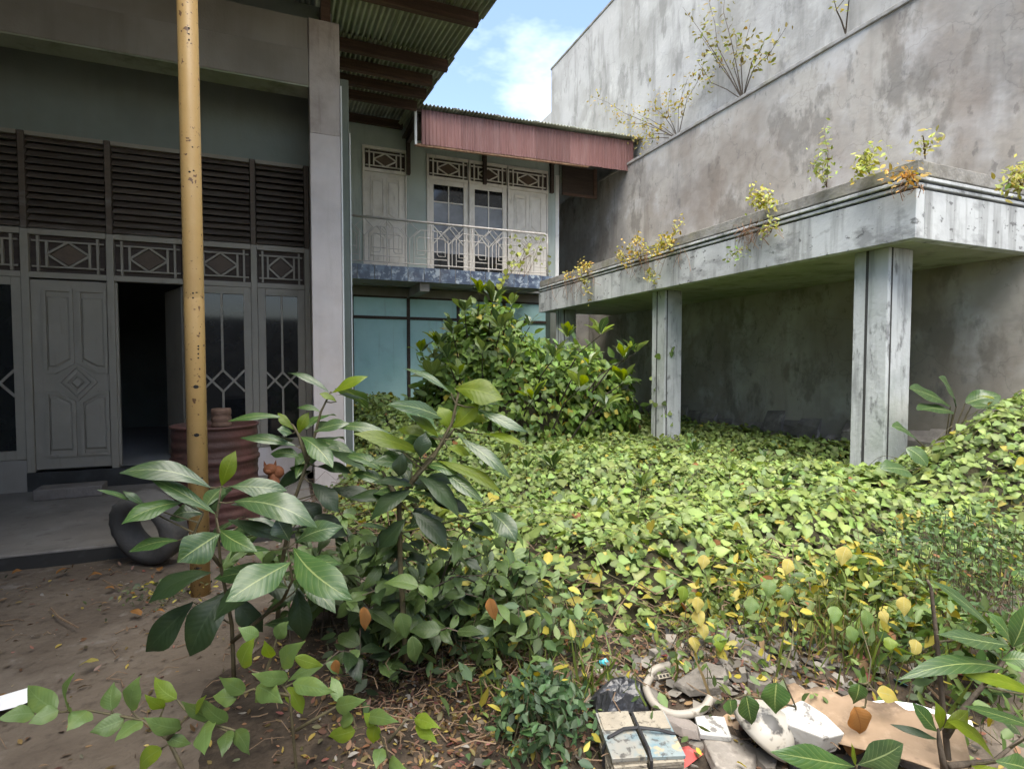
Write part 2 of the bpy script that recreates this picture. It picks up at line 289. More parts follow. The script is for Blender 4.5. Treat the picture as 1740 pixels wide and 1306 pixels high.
def leaf_cloud(name, pos, nrm, size, cols, parent=None, tmpl=HEART, m='vine_leaf', tipdir=None, curl=None):
    N = len(pos); T, Fc = tmpl; nv = len(T)
    nrm = norm(nrm); rd = rng.normal(size=(N, 3)) if tipdir is None else tipdir
    t = norm(rd - nrm*(rd*nrm).sum(1, keepdims=True)); s = np.cross(t, nrm)
    wob = rng.uniform(.8, 1.15, (N, 1, 1)); cz = rng.uniform(-.5, 1.6, (N, 1, 1)) if curl is None else curl
    V = pos[:, None, :] + size[:, None, None]*(T[None, :, 0:1]*s[:, None, :]*wob + T[None, :, 1:2]*t[:, None, :] + T[None, :, 2:3]*nrm[:, None, :]*cz)
    V = V.reshape(-1, 3)
    lens = np.array([len(f) for f in Fc]); flat = np.concatenate([np.array(f) for f in Fc])
    li = (flat[None, :] + (np.arange(N)*nv)[:, None]).ravel(); lt = np.tile(lens, N); ls = np.concatenate([[0], np.cumsum(lt)[:-1]])
    me = bpy.data.meshes.new(name); me.vertices.add(len(V)); me.vertices.foreach_set('co', V.astype(np.float32).ravel())
    me.loops.add(len(li)); me.loops.foreach_set('vertex_index', li.astype(np.int32))
    me.polygons.add(len(lt)); me.polygons.foreach_set('loop_start', ls.astype(np.int32)); me.polygons.foreach_set('loop_total', lt.astype(np.int32))
    me.update(calc_edges=True)
    ca = me.color_attributes.new('Col', 'FLOAT_COLOR', 'POINT')
    C = np.ones((N, nv, 4)); C[:, :, :3] = cols[:, None, :]*np.where(np.abs(T[:, 0]) < .02, 1.18, .94)[None, :, None]; ca.data.foreach_set('color', C.astype(np.float32).ravel())
    me.materials.append(MATS[m]); me.shade_smooth()
    return link(name, me, parent)
def vine_cols(N, yellow=.06, dark=.2, base=(.195, .262, .072)):
    c = np.array(base)[None, :]*rng.uniform(.65, 1.35, (N, 1))
    c = c*(1+rng.normal(0, .05, (N, 3)))
    k = rng.random(N); c[k < yellow] = np.array([.36, .31, .05])*rng.uniform(.6, 1.15, ((k < yellow).sum(), 1))
    d = k > 1-dark; c[d] *= np.array([.55, .62, .7]); br = (k > yellow) & (k < yellow+.005); c[br] = np.array([.22, .10, .035])
    return np.clip(c, .005, 1)
def nse(x, y, s=1., seed=0):
    r = np.random.default_rng(seed); o = 0
    for i in range(7):
        a = r.uniform(0, 6.28); k = s*r.uniform(.6, 2.6); o = o+np.sin((x*math.cos(a)+y*math.sin(a))*k+r.uniform(0, 6.28))/7
    return o

# single large leaf -----------------------------------------------
def leaf_mesh(pb, pt, w, up_hint, arch=.12, shape='obovate', fold=.25, mname='big_leaf', wav=.03):
    pb = np.array(pb, float); pt = np.array(pt, float); ax = pt-pb; L = np.linalg.norm(ax); ax /= L
    n = np.array(up_hint, float); n = n-ax*(n@ax); n /= np.linalg.norm(n); s = np.cross(ax, n)
    nl, nw = 11, 6; vs = []; uv = []
    pk = {'obovate': .58, 'ovate': .40, 'round': .5}[shape]
    ph = random.uniform(0, 6); tw = random.uniform(-.45, .45); bd_ = random.uniform(-.07, .07); dr_ = random.uniform(0, .13)
    for i in range(nl+1):
        t = i/nl
        tt = t**(math.log(.5)/math.log(pk)); wd = math.sin(math.pi*min(max(tt, .0), 1))**(.62 if shape == 'round' else (.8 if t < pk else 1.12))
        wd = max(wd, .012)*w/2
        c = pb+ax*L*t+n*(arch*L*4*t*(1-t)*.5-dr_*L*t**4)+s*bd_*L*4*t*(1-t); ct_, st_w = math.cos(tw*t), math.sin(tw*t); s2 = s*ct_+n*st_w; n2 = n*ct_-s*st_w
        for j in range(nw+1):
            q = j/nw*2-1
            vs.append(c+s2*q*wd*(1+.10*math.sin(t*9+ph*2+q*2))+n2*(abs(q)*fold*wd - q*q*wd*.22 + wav*w*math.sin(t*13+ph+(2 if q > 0 else 0))*abs(q)**2))
            uv.append((t, j/nw))
    fs = [(i*(nw+1)+j, i*(nw+1)+j+1, (i+1)*(nw+1)+j+1, (i+1)*(nw+1)+j) for i in range(nl) for j in range(nw)]
    org = pb
    me = bpy.data.meshes.new('leaf'); me.from_pydata([tuple(v-org) for v in vs], [], fs)
    ul = me.uv_layers.new(name='UVMap'); idx = np.zeros(len(me.loops), np.int32); me.loops.foreach_get('vertex_index', idx)
    ul.data.foreach_set('uv', np.array(uv, np.float32)[idx].ravel())
    me.materials.append(MATS[mname]); me.shade_smooth(); return me, org
def leaf_px(parent, b, t, w, d, dd=0, face=.45, arch=.12, m='big_leaf', shape='obovate', fold=.25):
    """a leaf from pixel b to pixel t; d metres deep at its base, tip dd nearer; w pixels wide"""
    pb = atd(*b, d); pt = atd(*t, d-dd); hint = np.array([0, 0, 1.])*(1-face) - fw*face + rt*random.uniform(-.2, .2)
    me, org = leaf_mesh(pb, pt, w*d/F*(.82 if shape == 'obovate' else 1), hint, arch, shape, fold, m)
    return link('leaf', me, parent, loc=Vector(org)), pb

# ================================================================== GROUND
def ground_h(x, y):
    h = .025*nse(x, y, 1.3, 1)+.012*nse(x, y, 5, 2)
    heap = .16*np.exp(-(((x-1.75)/.75)**2+((y-1.75)/.5)**2)) + .10*np.exp(-(((x-2.6)/.8)**2+((y-1.9)/.5)**2))
    return h + heap
big = MB(); big.add([(-400, -400, -.12), (400, -400, -.12), (400, 400, -.12), (-400, 400, -.12)], [(0, 1, 2, 3)])
tag(big.build('ground', 'far_soil'), kind='structure')
gx = np.linspace(-7, 8, 151); gy = np.linspace(-4, 13, 171); GX, GY = np.meshgrid(gx, gy); GZ = ground_h(GX, GY)
gv = np.stack([GX, GY, GZ], -1).reshape(-1, 3); nx = len(gx)
m_ = MB(); m_.v = [tuple(p) for p in gv]; m_.f = [(j*nx+i, j*nx+i+1, (j+1)*nx+i+1, (j+1)*nx+i) for j in range(len(gy)-1) for i in range(nx-1)]
tag(m_.build('yard_soil', 'soil', smooth=True), kind='structure')
pf = MB().box(-7, .20, 5.03, 7.44, -.1, .105).build('porch_floor', 'porch', bevel=.015); tag(pf, kind='structure')
MB().box(-7, .20, 5.018, 5.03, -.1, .085).build('porch_edge', 'plinth_tile', pf)

fwl = MB().box(-7, 7.19, -4.2, -4.0, -.1, 2.9).build('unseen_front_wall', 'wall_grey', bevel=.02); tag(fwl, 'grey plastered wall added out of view to cut light on the house fronts', 'wall')  # unseen wall added behind the camera to darken the house fronts
# ================================================================== OLD HOUSE (left)
H = empty('single_storey_house', (-1.2, 7.45, .1), 'old single storey house with louvred front, porch roof and open panelled door', 'house')
WY = 7.45
mull = [-4.85, -4.10, -3.35, -2.59, -1.83, -1.09, -.37, .27]
# walls
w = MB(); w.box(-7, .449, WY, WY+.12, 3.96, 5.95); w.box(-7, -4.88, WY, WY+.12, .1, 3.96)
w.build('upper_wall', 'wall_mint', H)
box('sill_wall', 'plaster_pink', H, -1.09, .265, WY-.02, WY+.12, .1, .45)
box('sill_wall', 'beam_plaster', H, -4.88, -2.63, WY-.02, WY+.12, .1, .45)
box('threshold', 'plinth_tile', H, -2.63, -1.09, WY-.03, WY+.12, .1, .305)
box('floor', 'floor_tile', H, -7, .45, WY+.12, 12.1, .1, .31)
box('ceiling', 'wall_mint', H, -7, .45, WY+.12, 12.1, 4.25, 4.35)
box('added_wing_wall', 'wall_mint', H, -3.5, -3.36, -1, WY-.06, 0, 4.9)  # unseen wing added to cut the light reaching the porch from the left
sw = MB(); sw.box(.45, .58, WY, 12.1, .0, 5.9); sw.build('side_wall', 'wall_mint', H)
box('side_wall', 'wall_mint', H, -7.12, -7, WY, 12.1, 0, 5.6)
# back wall with slits and a small opening that let daylight through
bw = MB(); xs = [-7, -4.62, -4.50, .02, .13, .24, .30, .41, .45]; zs = [.31, 3.02, 3.32, 4.22, 4.25]
holes = []
p1 = aty(22, 424, 12.0)
xs = [-7, p1[0]-.075, p1[0]+.05, -.05]; 
for px in (478, 488, 505, 522): xs.append(aty(px, 350, 12.0)[0])
xs = sorted(set(round(float(v), 3) for v in xs+[.45]))
za, zb = aty(500, 350, 12.0)[2], aty(500, 362, 12.0)[2]
zs = sorted([.31, p1[2]-.24, p1[2]+.24, za-.02, za+.035, zb-.02, zb+.03, 4.9])
for i in range(len(xs)-1):
    for j in range(len(zs)-1):
        cx, cz = (xs[i]+xs[i+1])/2, (zs[j]+zs[j+1])/2
        hole = (abs(cx-p1[0]+.0125) < .08 and abs(cz-p1[2]) < .1) or (cx > 0 and (abs(cz-za) < .03 or abs(cz-zb) < .03) and abs(cx-aty(496, 350, 12.)[0]) > .05 and cx < xs[-2]+.001)
        if not hole: bw.box(xs[i], xs[i+1], 12.0, 12.1, zs[j], zs[j+1])
bw.build('back_wall', 'wall_mint', H)
# column, pilaster, beam
c = MB().box(.26, .59, 6.6, 6.93, -.05, 4.06).build('column', 'plaster_pink', H, bevel=.008)
MB().box(.262, .588, 6.602, 6.93, 4.061, 5.31).build('column_head', 'head_plaster', H, bevel=.008)
box('corner_trim', 'trim_white', c, .591, .606, 6.585, 6.615, .0, 4.62)
p = MB().box(.30, .745, 7.2, 7.44, -.05, 5.0).build('pilaster', 'wall_mint', H, bevel=.008)
box('corner_trim', 'trim_white', p, .746, .760, 7.188, 7.215, .0, 4.35)
MB().box(-5.2, -4.87, 6.6, 6.93, .1, 5.31).build('column', 'plaster_pink', H, bevel=.008)
MB().box(-7, .258, 6.603, 6.90, 4.57, 4.95).build('beam', 'beam_plaster', H, bevel=.01)
MB().box(-7, .258, 6.625, 6.90, 4.952, 5.31).build('beam', 'beam_plaster', H, bevel=.01)
box('lit_soffit_strip', 'soffit', H, -7, .257, 6.61, 6.895, 4.553, 4.569)  # added pale strip; light bounced up from the ground put into its colour
# framework of the front
for x in mull[:-1] + [.24]:
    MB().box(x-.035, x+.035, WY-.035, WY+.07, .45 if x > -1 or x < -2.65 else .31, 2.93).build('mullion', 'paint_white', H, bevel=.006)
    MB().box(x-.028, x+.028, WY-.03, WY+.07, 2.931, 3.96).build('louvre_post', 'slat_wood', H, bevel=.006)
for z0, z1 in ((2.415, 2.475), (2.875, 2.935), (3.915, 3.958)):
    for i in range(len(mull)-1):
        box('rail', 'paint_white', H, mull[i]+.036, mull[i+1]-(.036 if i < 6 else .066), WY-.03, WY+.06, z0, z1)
# louvre slats
sm = None
for i in range(len(mull)-1):
    x0, x1 = mull[i]+.037, mull[i+1]-(.037 if i < 6 else .067)
    s_ = MB(); L = x1-x0
    a_ = math.radians(42); dy, dz = .055*math.cos(a_), .055*math.sin(a_); ty, tz = .006*math.sin(a_), .006*math.cos(a_)
    s_.add([(0, -dy, -dz), (L, -dy, -dz), (L, dy, dz), (0, dy, dz), (0, -dy-ty, -dz+tz*2), (L, -dy-ty, -dz+tz*2), (L, dy-ty, dz+tz*2), (0, dy-ty, dz+tz*2)],
           [(0, 3, 2, 1), (4, 5, 6, 7), (0, 1, 5, 4), (1, 2, 6, 5), (2, 3, 7, 6), (3, 0, 4, 7)])
    me = s_.mesh('louvre_slat', 'slat_wood')
    for k in range(13):
        link('louvre_slat', me, H, loc=(x0, WY+.02+random.uniform(-.004, .004), 2.985+k*.0755), rot=(random.uniform(-.06, .06), random.uniform(-.006, .006), 0))
def transom(parent, x0, x1, z0, z1, y, mt='paint_white', pane='panel_brown', bw_=.022):
    """decorative fanlight: outer bars, crossing rails and a diamond over a dark panel"""
    t = MB().box(x0, x1, y+.03, y+.045, z0, z1).build('transom', 'wood_dark', parent)
    W_, H_ = x1-x0, z1-z0; a, b = x0+.11*W_, x1-.11*W_; c_, d_ = x0+.22*W_, x1-.22*W_; zl, zh = z0+.15*H_, z1-.15*H_; xm, zm = (x0+x1)/2, (z0+z1)/2
    l = MB()
    for x in (a, b): l.bar2((x, z0+.005), (x, z1-.005), bw_, y-.012, y+.028)
    for x in (c_, d_): l.bar2((x, zl), (x, zh), bw_, y-.008, y+.028)
    for z in (zl, zh): l.bar2((x0+.02, z), (x1-.02, z), bw_*.8, y-.005, y+.026)
    l.build('lattice', mt, t)
    g = MB()
    for ii, (p, q) in enumerate((((c_, zm), (xm, zh)), ((xm, zh), (d_, zm)), ((d_, zm), (xm, zl)), ((xm, zl), (c_, zm)))): g.bar2(p, q, bw_, y-.003+.0007*ii, y+.027+.0002*ii)
    g.build('diamond', mt, t)
    MB().prism([(c_+.03, zm), (xm, zl+.025), (d_-.03, zm), (xm, zh-.025)], y+.012, y+.029).build('panel', pane, t)
    return t
for i in range(len(mull)-1):
    transom(H, mull[i]+.038, mull[i+1]-(.038 if i < 6 else .068), 2.478, 2.872, WY-.01)
def casement(parent, x0, x1, z0, z1, y, mt='paint_white', st=.085, style='diamond'):
    o = MB(); o.box(x0, x0+st, y-.02, y+.03, z0, z1); o.box(x1-st, x1, y-.02, y+.03, z0, z1)
    o.box(x0+st, x1-st, y-.018, y+.028, z0, z0+st*1.15); o.box(x0+st, x1-st, y-.018, y+.028, z1-st, z1)
    win = o.build('window', mt, parent, bevel=.004)
    a, b, c_, d_ = x0+st, x1-st, z0+st*1.15, z1-st
    xm = (a+b)/2; hw = (b-a)/4; h_ = d_-c_
    if style == 'upper':
        for u0, u1, g_ in ((0, .2, 'glass_dark'), (.2, .8, 'glass_reflect'), (.8, 1, 'glass_dark')): MB().box(a, b, y+.012, y+.016, c_+h_*u0, c_+h_*u1).build('pane', g_, win)  # pale and dark pane bands: reflected sky and eave put into the colour
    else: MB().box(a, b, y+.012, y+.016, c_, d_).build('pane', 'glass_dark', win)
    h_ = d_-c_; zm = c_+h_*.41; hh = hw*1.1
    l = MB(); t = .024; Y0, Y1 = y-.012, y+.012
    l.bar2((xm, zm+hh), (xm, d_), t, Y0, Y1); l.bar2((xm, c_), (xm, zm-hh), t, Y0, Y1)
    for s in (-1, 1):
        l.bar2((xm, zm+hh), (xm+s*2*hw, zm-hh), t, Y0+.002+.0006*s, Y1-.0004*(s+2)); l.bar2((xm, zm-hh), (xm+s*2*hw, zm+hh), t, Y0+.004+.0006*s, Y1-.0004*(s+4))
    if style == 'upper':
        l.bar2((a, c_+h_*.80), (b, c_+h_*.80), t, Y0+.006, Y1)
    l.build('glazing_bar', mt, win); return win
for i in (0, 1, 2, 5, 6): casement(H, mull[i]+.038, mull[i+1]-(.038 if i < 6 else .068), .455, 2.412, WY-.005)
def panel_door(parent, w_, h_, mt, loc, rotz=0):
    """panelled leaf, hinge edge at local x=0, front towards -Y: four shaped panels round a diamond"""
    d = MB().box(0, w_, 0, .04, 0, h_).build('door', mt, parent, loc=loc, rot=(0, 0, rotz), bevel=.004)
    def sub(b, name, m=mt): o = bpy.data.objects.new(name, b.mesh(name, m)); COL.objects.link(o); o.parent = d; return o
    cx, zm, dm = w_/2, h_*.46, w_*.205; l_, r_, t_, bt = w_*.15, w_*.85, h_*.95, h_*.07; g = w_*.045
    PN = []
    for s in (-1, 1):
        e = cx+s*(cx-l_); i_ = cx+s*g; dz = dm*1.35
        up_ = [(i_, t_), (i_, zm+dz), (cx+s*(g+dm*.95), zm+g*1.6+dz*.28), (e, zm+g*1.6+dz*.28), (e, t_)]
        dn = [(i_, bt), (e, bt), (e, zm-g*1.6-dz*.28), (cx+s*(g+dm*.95), zm-g*1.6-dz*.28), (i_, zm-dz)]
        for q in (up_, dn):
            A = sum(q[k][0]*q[(k+1) % 5][1]-q[(k+1) % 5][0]*q[k][1] for k in range(5))
            if A < 0: q = q[::-1]
            fr = MB()
            for k in range(5): fr.bar2(q[k], q[(k+1) % 5], .032, -.018-.0008*k, .0, ext=.011)
            sub(fr, 'moulding'); sub(MB().frustum([tuple(np.array(p)*.86+np.mean(np.array(q), 0)*.14) for p in q], -.016, -.0005, .02), 'panel')
    dia = lambda r: [(cx-r, zm), (cx, zm-r*1.12), (cx+r, zm), (cx, zm+r*1.12)]
    for r in (dm*1.05, dm*.66):
        q = dia(r); f = MB()
        for k in range(4): f.bar2(q[k], q[(k+1) % 4], .028, -.02-.0008*k, 0, ext=.008)
        sub(f, 'moulding')
    sub(MB().frustum(dia(dm*.4), -.018, -.0005, .015), 'panel'); return d
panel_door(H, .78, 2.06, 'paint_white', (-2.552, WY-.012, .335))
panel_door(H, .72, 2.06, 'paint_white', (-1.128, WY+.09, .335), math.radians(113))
# roof: purlins, rafters and corrugated sheets
def zr(y): return 6.44-.125*(10.3-y)
for y in (-.6, 1.0, 2.5, 4.05, 5.5, 6.88, 8.45, 9.15, 9.8, 10.5, 11.85):
    MB().box(-7, (2.3 if y > 3.8 else -1.0)+random.uniform(-.05, .06), y-.045, y+.045, zr(y)-.19, zr(y)-.035).build('purlin', 'purlin_wood', H)  # foremost purlins are unseen, added with the roof that shades the porch
MB().box(.40, .50, 6.65, 6.75, 5.312, zr(6.7)-.05).build('post', 'wood_brown', H)
for x in (.46,):
    r_ = MB(); y0, y1 = 3.9, 10.6
    r_.add([(x-.035, y0, zr(y0)-.30), (x+.035, y0, zr(y0)-.30), (x+.035, y1, zr(y1)-.30), (x-.035, y1, zr(y1)-.30), (x-.035, y0, zr(y0)-.191), (x+.035, y0, zr(y0)-.191), (x+.035, y1, zr(y1)-.191), (x-.035, y1, zr(y1)-.191)],
           [(0, 3, 2, 1), (4, 5, 6, 7), (0, 1, 5, 4), (1, 2, 6, 5), (2, 3, 7, 6), (3, 0, 4, 7)]); r_.build('rafter', 'wood_dark', H)
def corr(width, length, slope, pitch=.075, amp=.022, t=.006):
    n = int(width/pitch*6); b = MB(); k = 0
    for sgn in (0, 1):
        for y in (0, length):
            for i in range(n+1):
                x = width*i/n; b.v.append((x, y, y*slope+amp*math.sin(2*math.pi*x/pitch)+sgn*t))
    N = n+1
    for i in range(n):
        b.f += [(i+1, i, N+i, N+i+1), (2*N+i, 2*N+i+1, 3*N+i+1, 3*N+i), (i, i+1, 2*N+i+1, 2*N+i), (N+i+1, N+i, 3*N+i, 3*N+i+1)]
    b.f += [(0, 2*N, 3*N, N), (n, N+n, 3*N+n, 2*N+n)]
    return b
rows = [(-.9, .95), (.65, 2.5), (2.2, 4.05), (3.75, 5.62), (5.35, 7.0), (6.7, 8.6), (8.3, 9.3), (9.0, 9.95), (9.65, 12.1)]
for k, (y0, y1) in enumerate(rows):
    me = corr(1.05, y1-y0, .125).mesh('roof_sheet', 'asbestos', True)
    for i in range(10):
        x = 2.42-1.02*(i+1)+random.uniform(-.02, .02)
        if y0 < 3.7 and x > -1.6: continue  # rows nearest the camera: unseen roof added to shade the house front
        link('roof_sheet', me, H, loc=(x, y0, zr(y0)-.006+.009*(k % 2)+.004*(i % 2)+.006*k*0), rot=(0, 0, random.uniform(-.006, .006)))
# threshold step is a loose block
sb_ = MB().box(-.285, .285, -.13, .13, 0, .115).build('step_block', 'block_grey', loc=(-2.12, 7.02, .105), rot=(0, 0, .05), bevel=.012)
tag(sb_, 'worn grey concrete block laid as a step below the panelled door', 'step')

# ================================================================== REAR HOUSE (two storeys with balcony)
R = empty('two_storey_house', (3.4, 12, 0), 'two storey rear house with balcony, maroon eave cladding and teal ground floor', 'house')
RY, LY = 12.0, 12.4
# upper wall built round its openings: door 1.53-2.42, then 2.90-5.81
w = MB(); Zf = 3.18
for x0, x1, z0, z1 in ((.3, 1.50, Zf, 6.62), (1.50, 2.45, 6.06, 6.62), (2.45, 2.87, Zf, 6.5), (2.87, 5.84, 6.06, 6.5), (5.84, 6.11, Zf, 6.5)): w.box(x0, x1, RY, RY+.15, z0, z1)
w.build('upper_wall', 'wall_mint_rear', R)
box('side_wall', 'wall_mint', R, 5.97, 6.11, RY+.152, 17, 0, 6.5); box('back_wall', 'wall_mint', R, .62, 5.96, 16.8, 17, 0, 6.5)
box('room_floor', 'floor_tile', R, .62, 5.96, RY+.16, 16.79, 3.18, 3.44); box('room_ceiling', 'wall_mint', R, .62, 5.96, RY+.16, 16.79, 6.1, 6.2)
box('corner_trim', 'trim_white', R, 6.02, 6.112, RY-.02, RY-.002, 3.44, 6.0)
BY = 11.2
MB().box(.62, 5.42, BY, RY-.002, 3.17, 3.44).build('balcony_slab', 'beam_plaster', R)
x = .62; k = 0
tm = MB().box(0, .321, -.014, 0, 0, .29).mesh('tile', 'tile_blue')
while x < 5.40:
    link('tile', tm, R, loc=(x, BY-.002, 3.152+random.uniform(-.002, .002))); x += .333; k += 1
box('balcony_beam', 'beam_plaster', R, 2.55, 2.75, BY+.1, LY-.01, 2.98, 3.168)
box('header_beam', 'beam_plaster', R, .62, 6.1, LY, LY+.2, 2.98, 3.168)
# doors, windows and transoms upstairs
for x0, x1 in ((1.53, 2.42), (2.90, 3.83), (3.85, 4.77), (4.79, 5.81)):
    f = MB(); f.box(x0-.03, x0+.02, RY-.03, RY+.05, 3.44, 6.06); f.box(x1-.02, x1+.008, RY-.03, RY+.05, 3.44, 6.06)
    f.box(x0+.02, x1-.02, RY-.028, RY+.05, 5.53, 5.60); f.box(x0+.02, x1-.02, RY-.028, RY+.05, 6.0, 6.06)
    f.build('door_frame', 'paint_cream', R)
    transom(R, x0+.021, x1-.021, 5.602, 5.998, RY-.005, 'paint_cream', bw_=.026)
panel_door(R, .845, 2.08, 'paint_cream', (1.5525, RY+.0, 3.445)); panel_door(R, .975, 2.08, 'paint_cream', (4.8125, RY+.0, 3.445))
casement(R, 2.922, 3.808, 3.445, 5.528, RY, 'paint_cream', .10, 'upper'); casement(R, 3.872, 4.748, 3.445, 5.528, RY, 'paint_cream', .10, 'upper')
# balcony railing with bent-rod pattern
ra = MB(); ra.tube([(.8, BY+.06, 4.385), (5.38, BY+.06, 4.385), (5.44, BY+.06, 4.36), (5.45, BY+.06, 4.30), (5.45, BY+.06, 3.44)], .024, 8); rail = ra.build('railing', 'steel_rail', R, smooth=True)
lo = MB().tube([(.8, BY+.06, 3.52), (5.44, BY+.06, 3.52)], .012, 6).build('bottom_rail', 'steel_rail', rail)
def rod(b, pts): b.tube([(x, BY+.06, z) for x, z in pts], .0095, 5)
x = .98
for k in range(5):
    MB().tube([(x, BY+.06, 3.44), (x, BY+.06, 4.37)], .013, 6).build('post', 'steel_rail', rail)
    b = MB(); q = .9
    for o, s in ((x, 1), (x+q, -1)):
        P = lambda u: o+s*u
        rod(b, [(P(.13), 4.22), (P(.13), 3.75), (P(.16), 3.71), (P(.30), 3.71), (P(.30), 4.02), (P(.26), 4.07), (P(.02), 4.07)])
        rod(b, [(P(.02), 4.22), (P(.22), 4.22), (P(.36), 4.08), (P(.36), 3.53)]); rod(b, [(P(.02), 3.80), (P(.30), 3.80)]); rod(b, [(P(.02), 3.64), (P(.34), 3.64)])
    rod(b, [(x+.45, 4.37), (x+.62, 4.20), (x+.45, 4.02), (x+.28, 4.20), (x+.45, 4.37)]); rod(b, [(x+.45, 4.02), (x+.45, 3.53)])
    b.build('rod_pattern', 'steel_rail', rail); x += q
# eave: corrugated roof sheets, maroon cladding, batten, brackets
FY = 10.7
def ez(x): return .024*(x-2.34)
me = corr(.98, 6.2, .06, .075, .02).mesh('roof_sheet', 'asbestos', True)
for i in range(6):
    link('roof_sheet', me, R, loc=(2.22+.87*i, FY-.12, 6.45+ez(2.3+.87*i)+.006*(i % 2)), rot=(0, -.024, 0))
for i in range(6):
    b = MB(); x0, x1 = 2.46+.815*i, 2.46+.815*(i+1)-.004; n = 0
    prof = []
    xx = x0
    while xx < x1-.001:
        for dx, dy in ((0, 0), (.012, -.014), (.034, -.014), (.046, 0)): prof.append((min(xx+dx, x1), dy))
        xx += .074
    prof.append((x1, 0)); N = len(prof); zb = 5.735+ez(x0)+random.uniform(-.012, .012)
    b.v = [(p, FY+d, zb+ez(p)-ez(x0)) for p, d in prof]+[(p, FY+d, 6.40+ez(p)) for p, d in prof]+[(p, FY+d+.004, zb+ez(p)-ez(x0)) for p, d in prof]+[(p, FY+d+.004, 6.40+ez(p)) for p, d in prof]
    for k in range(N-1): b.f += [(k, k+1, N+k+1, N+k), (2*N+k+1, 2*N+k, 3*N+k, 3*N+k+1)]
    b.build('cladding_sheet', 'maroon', R)
def slat(x0, x1, y0, y1, z0, z1, m, name):
    b = MB(); e0, e1 = ez(x0), ez(x1)
    b.add([(x0, y0, z0+e0), (x1, y0, z0+e1), (x1, y1, z0+e1), (x0, y1, z0+e0), (x0, y0, z1+e0), (x1, y0, z1+e1), (x1, y1, z1+e1), (x0, y1, z1+e0)],
          [(0, 3, 2, 1), (4, 5, 6, 7), (0, 1, 5, 4), (1, 2, 6, 5), (2, 3, 7, 6), (3, 0, 4, 7)]); return b.build(name, m, R)
slat(2.34, 6.2, FY+.006, FY+.07, 5.705, 5.75, 'rust_wood', 'batten'); slat(2.34, 7.33, FY+.006, FY+.07, 6.36, 6.41, 'wood_dark', 'batten')
slat(2.33, 2.375, FY-.01, FY+.05, 5.72, 6.40, 'trim_white', 'end_board'); slat(2.34, 7.33, FY+.09, FY+1.3, 6.31, 6.34, 'wood_dark', 'eave_board')
for x in (2.46, 4.2, 5.9):
    br = MB(); br.add([(x-.04, FY+.1, 6.2), (x+.04, FY+.1, 6.2), (x+.04, RY, 6.2), (x-.04, RY, 6.2), (x-.04, FY+.1, 6.3), (x+.04, FY+.1, 6.3), (x+.04, RY-.001, 6.3), (x-.04, RY-.001, 6.3)], [(0, 3, 2, 1), (4, 5, 6, 7), (0, 1, 5, 4), (1, 2, 6, 5), (2, 3, 7, 6), (3, 0, 4, 7)])
    br.build('bracket', 'wood_dark', R)
    MB().prism([(x-.04, 5.55), (x+.04, 5.55), (x+.04, 6.2), (x-.04, 6.2)], RY-.10, RY-.001).build('bracket', 'wood_dark', R)
sb = MB().box(6.13, 7.02, RY-.16, RY-.11, 5.52, 6.2).build('side_board', 'wood_dark', R)
MB().box(6.98, 7.06, RY-.19, RY-.161, 5.50, 6.22).box(6.13, 6.979, RY-.19, RY-.161, 5.50, 5.56).build('board_edge', 'wood_brown', sb)
# teal ground floor
tx = [1.30, 2.53, 3.70, 4.85, 6.02]
for i in range(4):
    box('teal_panel', 'teal_board', R, tx[i]+.035, tx[i+1]-.035, LY+.02, LY+.06, .05, 2.47)
    box('teal_panel', 'teal_board', R, tx[i]+.035, tx[i+1]-.035, LY+.02, LY+.06, 2.535, 2.94)
for x in tx: box('mullion', 'wood_dark', R, x-.034, x+.034, LY-.02, LY+.05, 0, 2.945)
for i in range(4):
    for z in (2.47, 2.942): box('frame_rail', 'wood_dark', R, tx[i]+.0345, tx[i+1]-.0345, LY-.018, LY+.05, z+.001, z+.062 if z < 2.6 else z+.035)
box('lower_wall', 'wall_mint', R, .62, 1.26, LY, LY+.15, 0, 2.979); box('lower_wall', 'beam_plaster', R, 6.06, 6.60, LY-.05, LY+.15, 0, 3.17)
box('lower_wall', 'wall_mint', R, .62, 5.96, LY+.9, LY+1.0, 0, 3.1)

# ================================================================== BOUNDARY WALL, NEIGHBOUR WALL, CARPORT
BW = empty('boundary_wall', (7.35, 6, 0), 'stained grey plastered boundary wall with a ledge behind the carport', 'wall')
box('wall_face', 'wall_grey', BW, 7.2, 7.5, -6, 16.5, 0, 5.96); MB().box(7.17, 7.52, -6, 16.5, 5.962, 6.02).build('ledge', 'concrete_top', BW, bevel=.01)
ft = MB()
for k in range(36):
    y = -.5+k*.36+random.uniform(-.06, .06); h = random.uniform(.45, .78); d = random.uniform(.05, .16)
    q = [(7.2-d, y, 0), (7.2-d*.8, y, h*.8), (7.2-.01, y, h), (7.2-d, y+.34, 0), (7.2-d*.8, y+.34, h*random.uniform(.7, .9)), (7.2-.01, y+.34, h*.96)]
    bk = MB(); bk.add(q, [(0, 3, 4, 1), (1, 4, 5, 2), (0, 1, 2), (3, 5, 4)]); bk.build('footing_stone', 'stone_foot', BW)
NW = empty('neighbour_building', (7.8, 6, 6), 'tall blank grey wall of the neighbouring building above the ledge', 'building')
MB().box(7.52, 9.5, -6, 15.3, 6.022, 10.36).build('wall_face', 'wall_upper', NW, bevel=.02)
MB().box(7.55, 9.5, 15.31, 16.3, 6.022, 9.15).build('lower_wall', 'wall_upper', NW, bevel=.02)
MB().box(7.50, 9.5, -6, 15.32, 10.362, 10.42).build('coping', 'concrete_top', NW, bevel=.01)
CP = empty('carport', (6.2, 7, 0), 'derelict concrete carport canopy on square pillars with grooved parapet', 'carport')
CX, CY, CE = 5.25, 3.25, 11.28
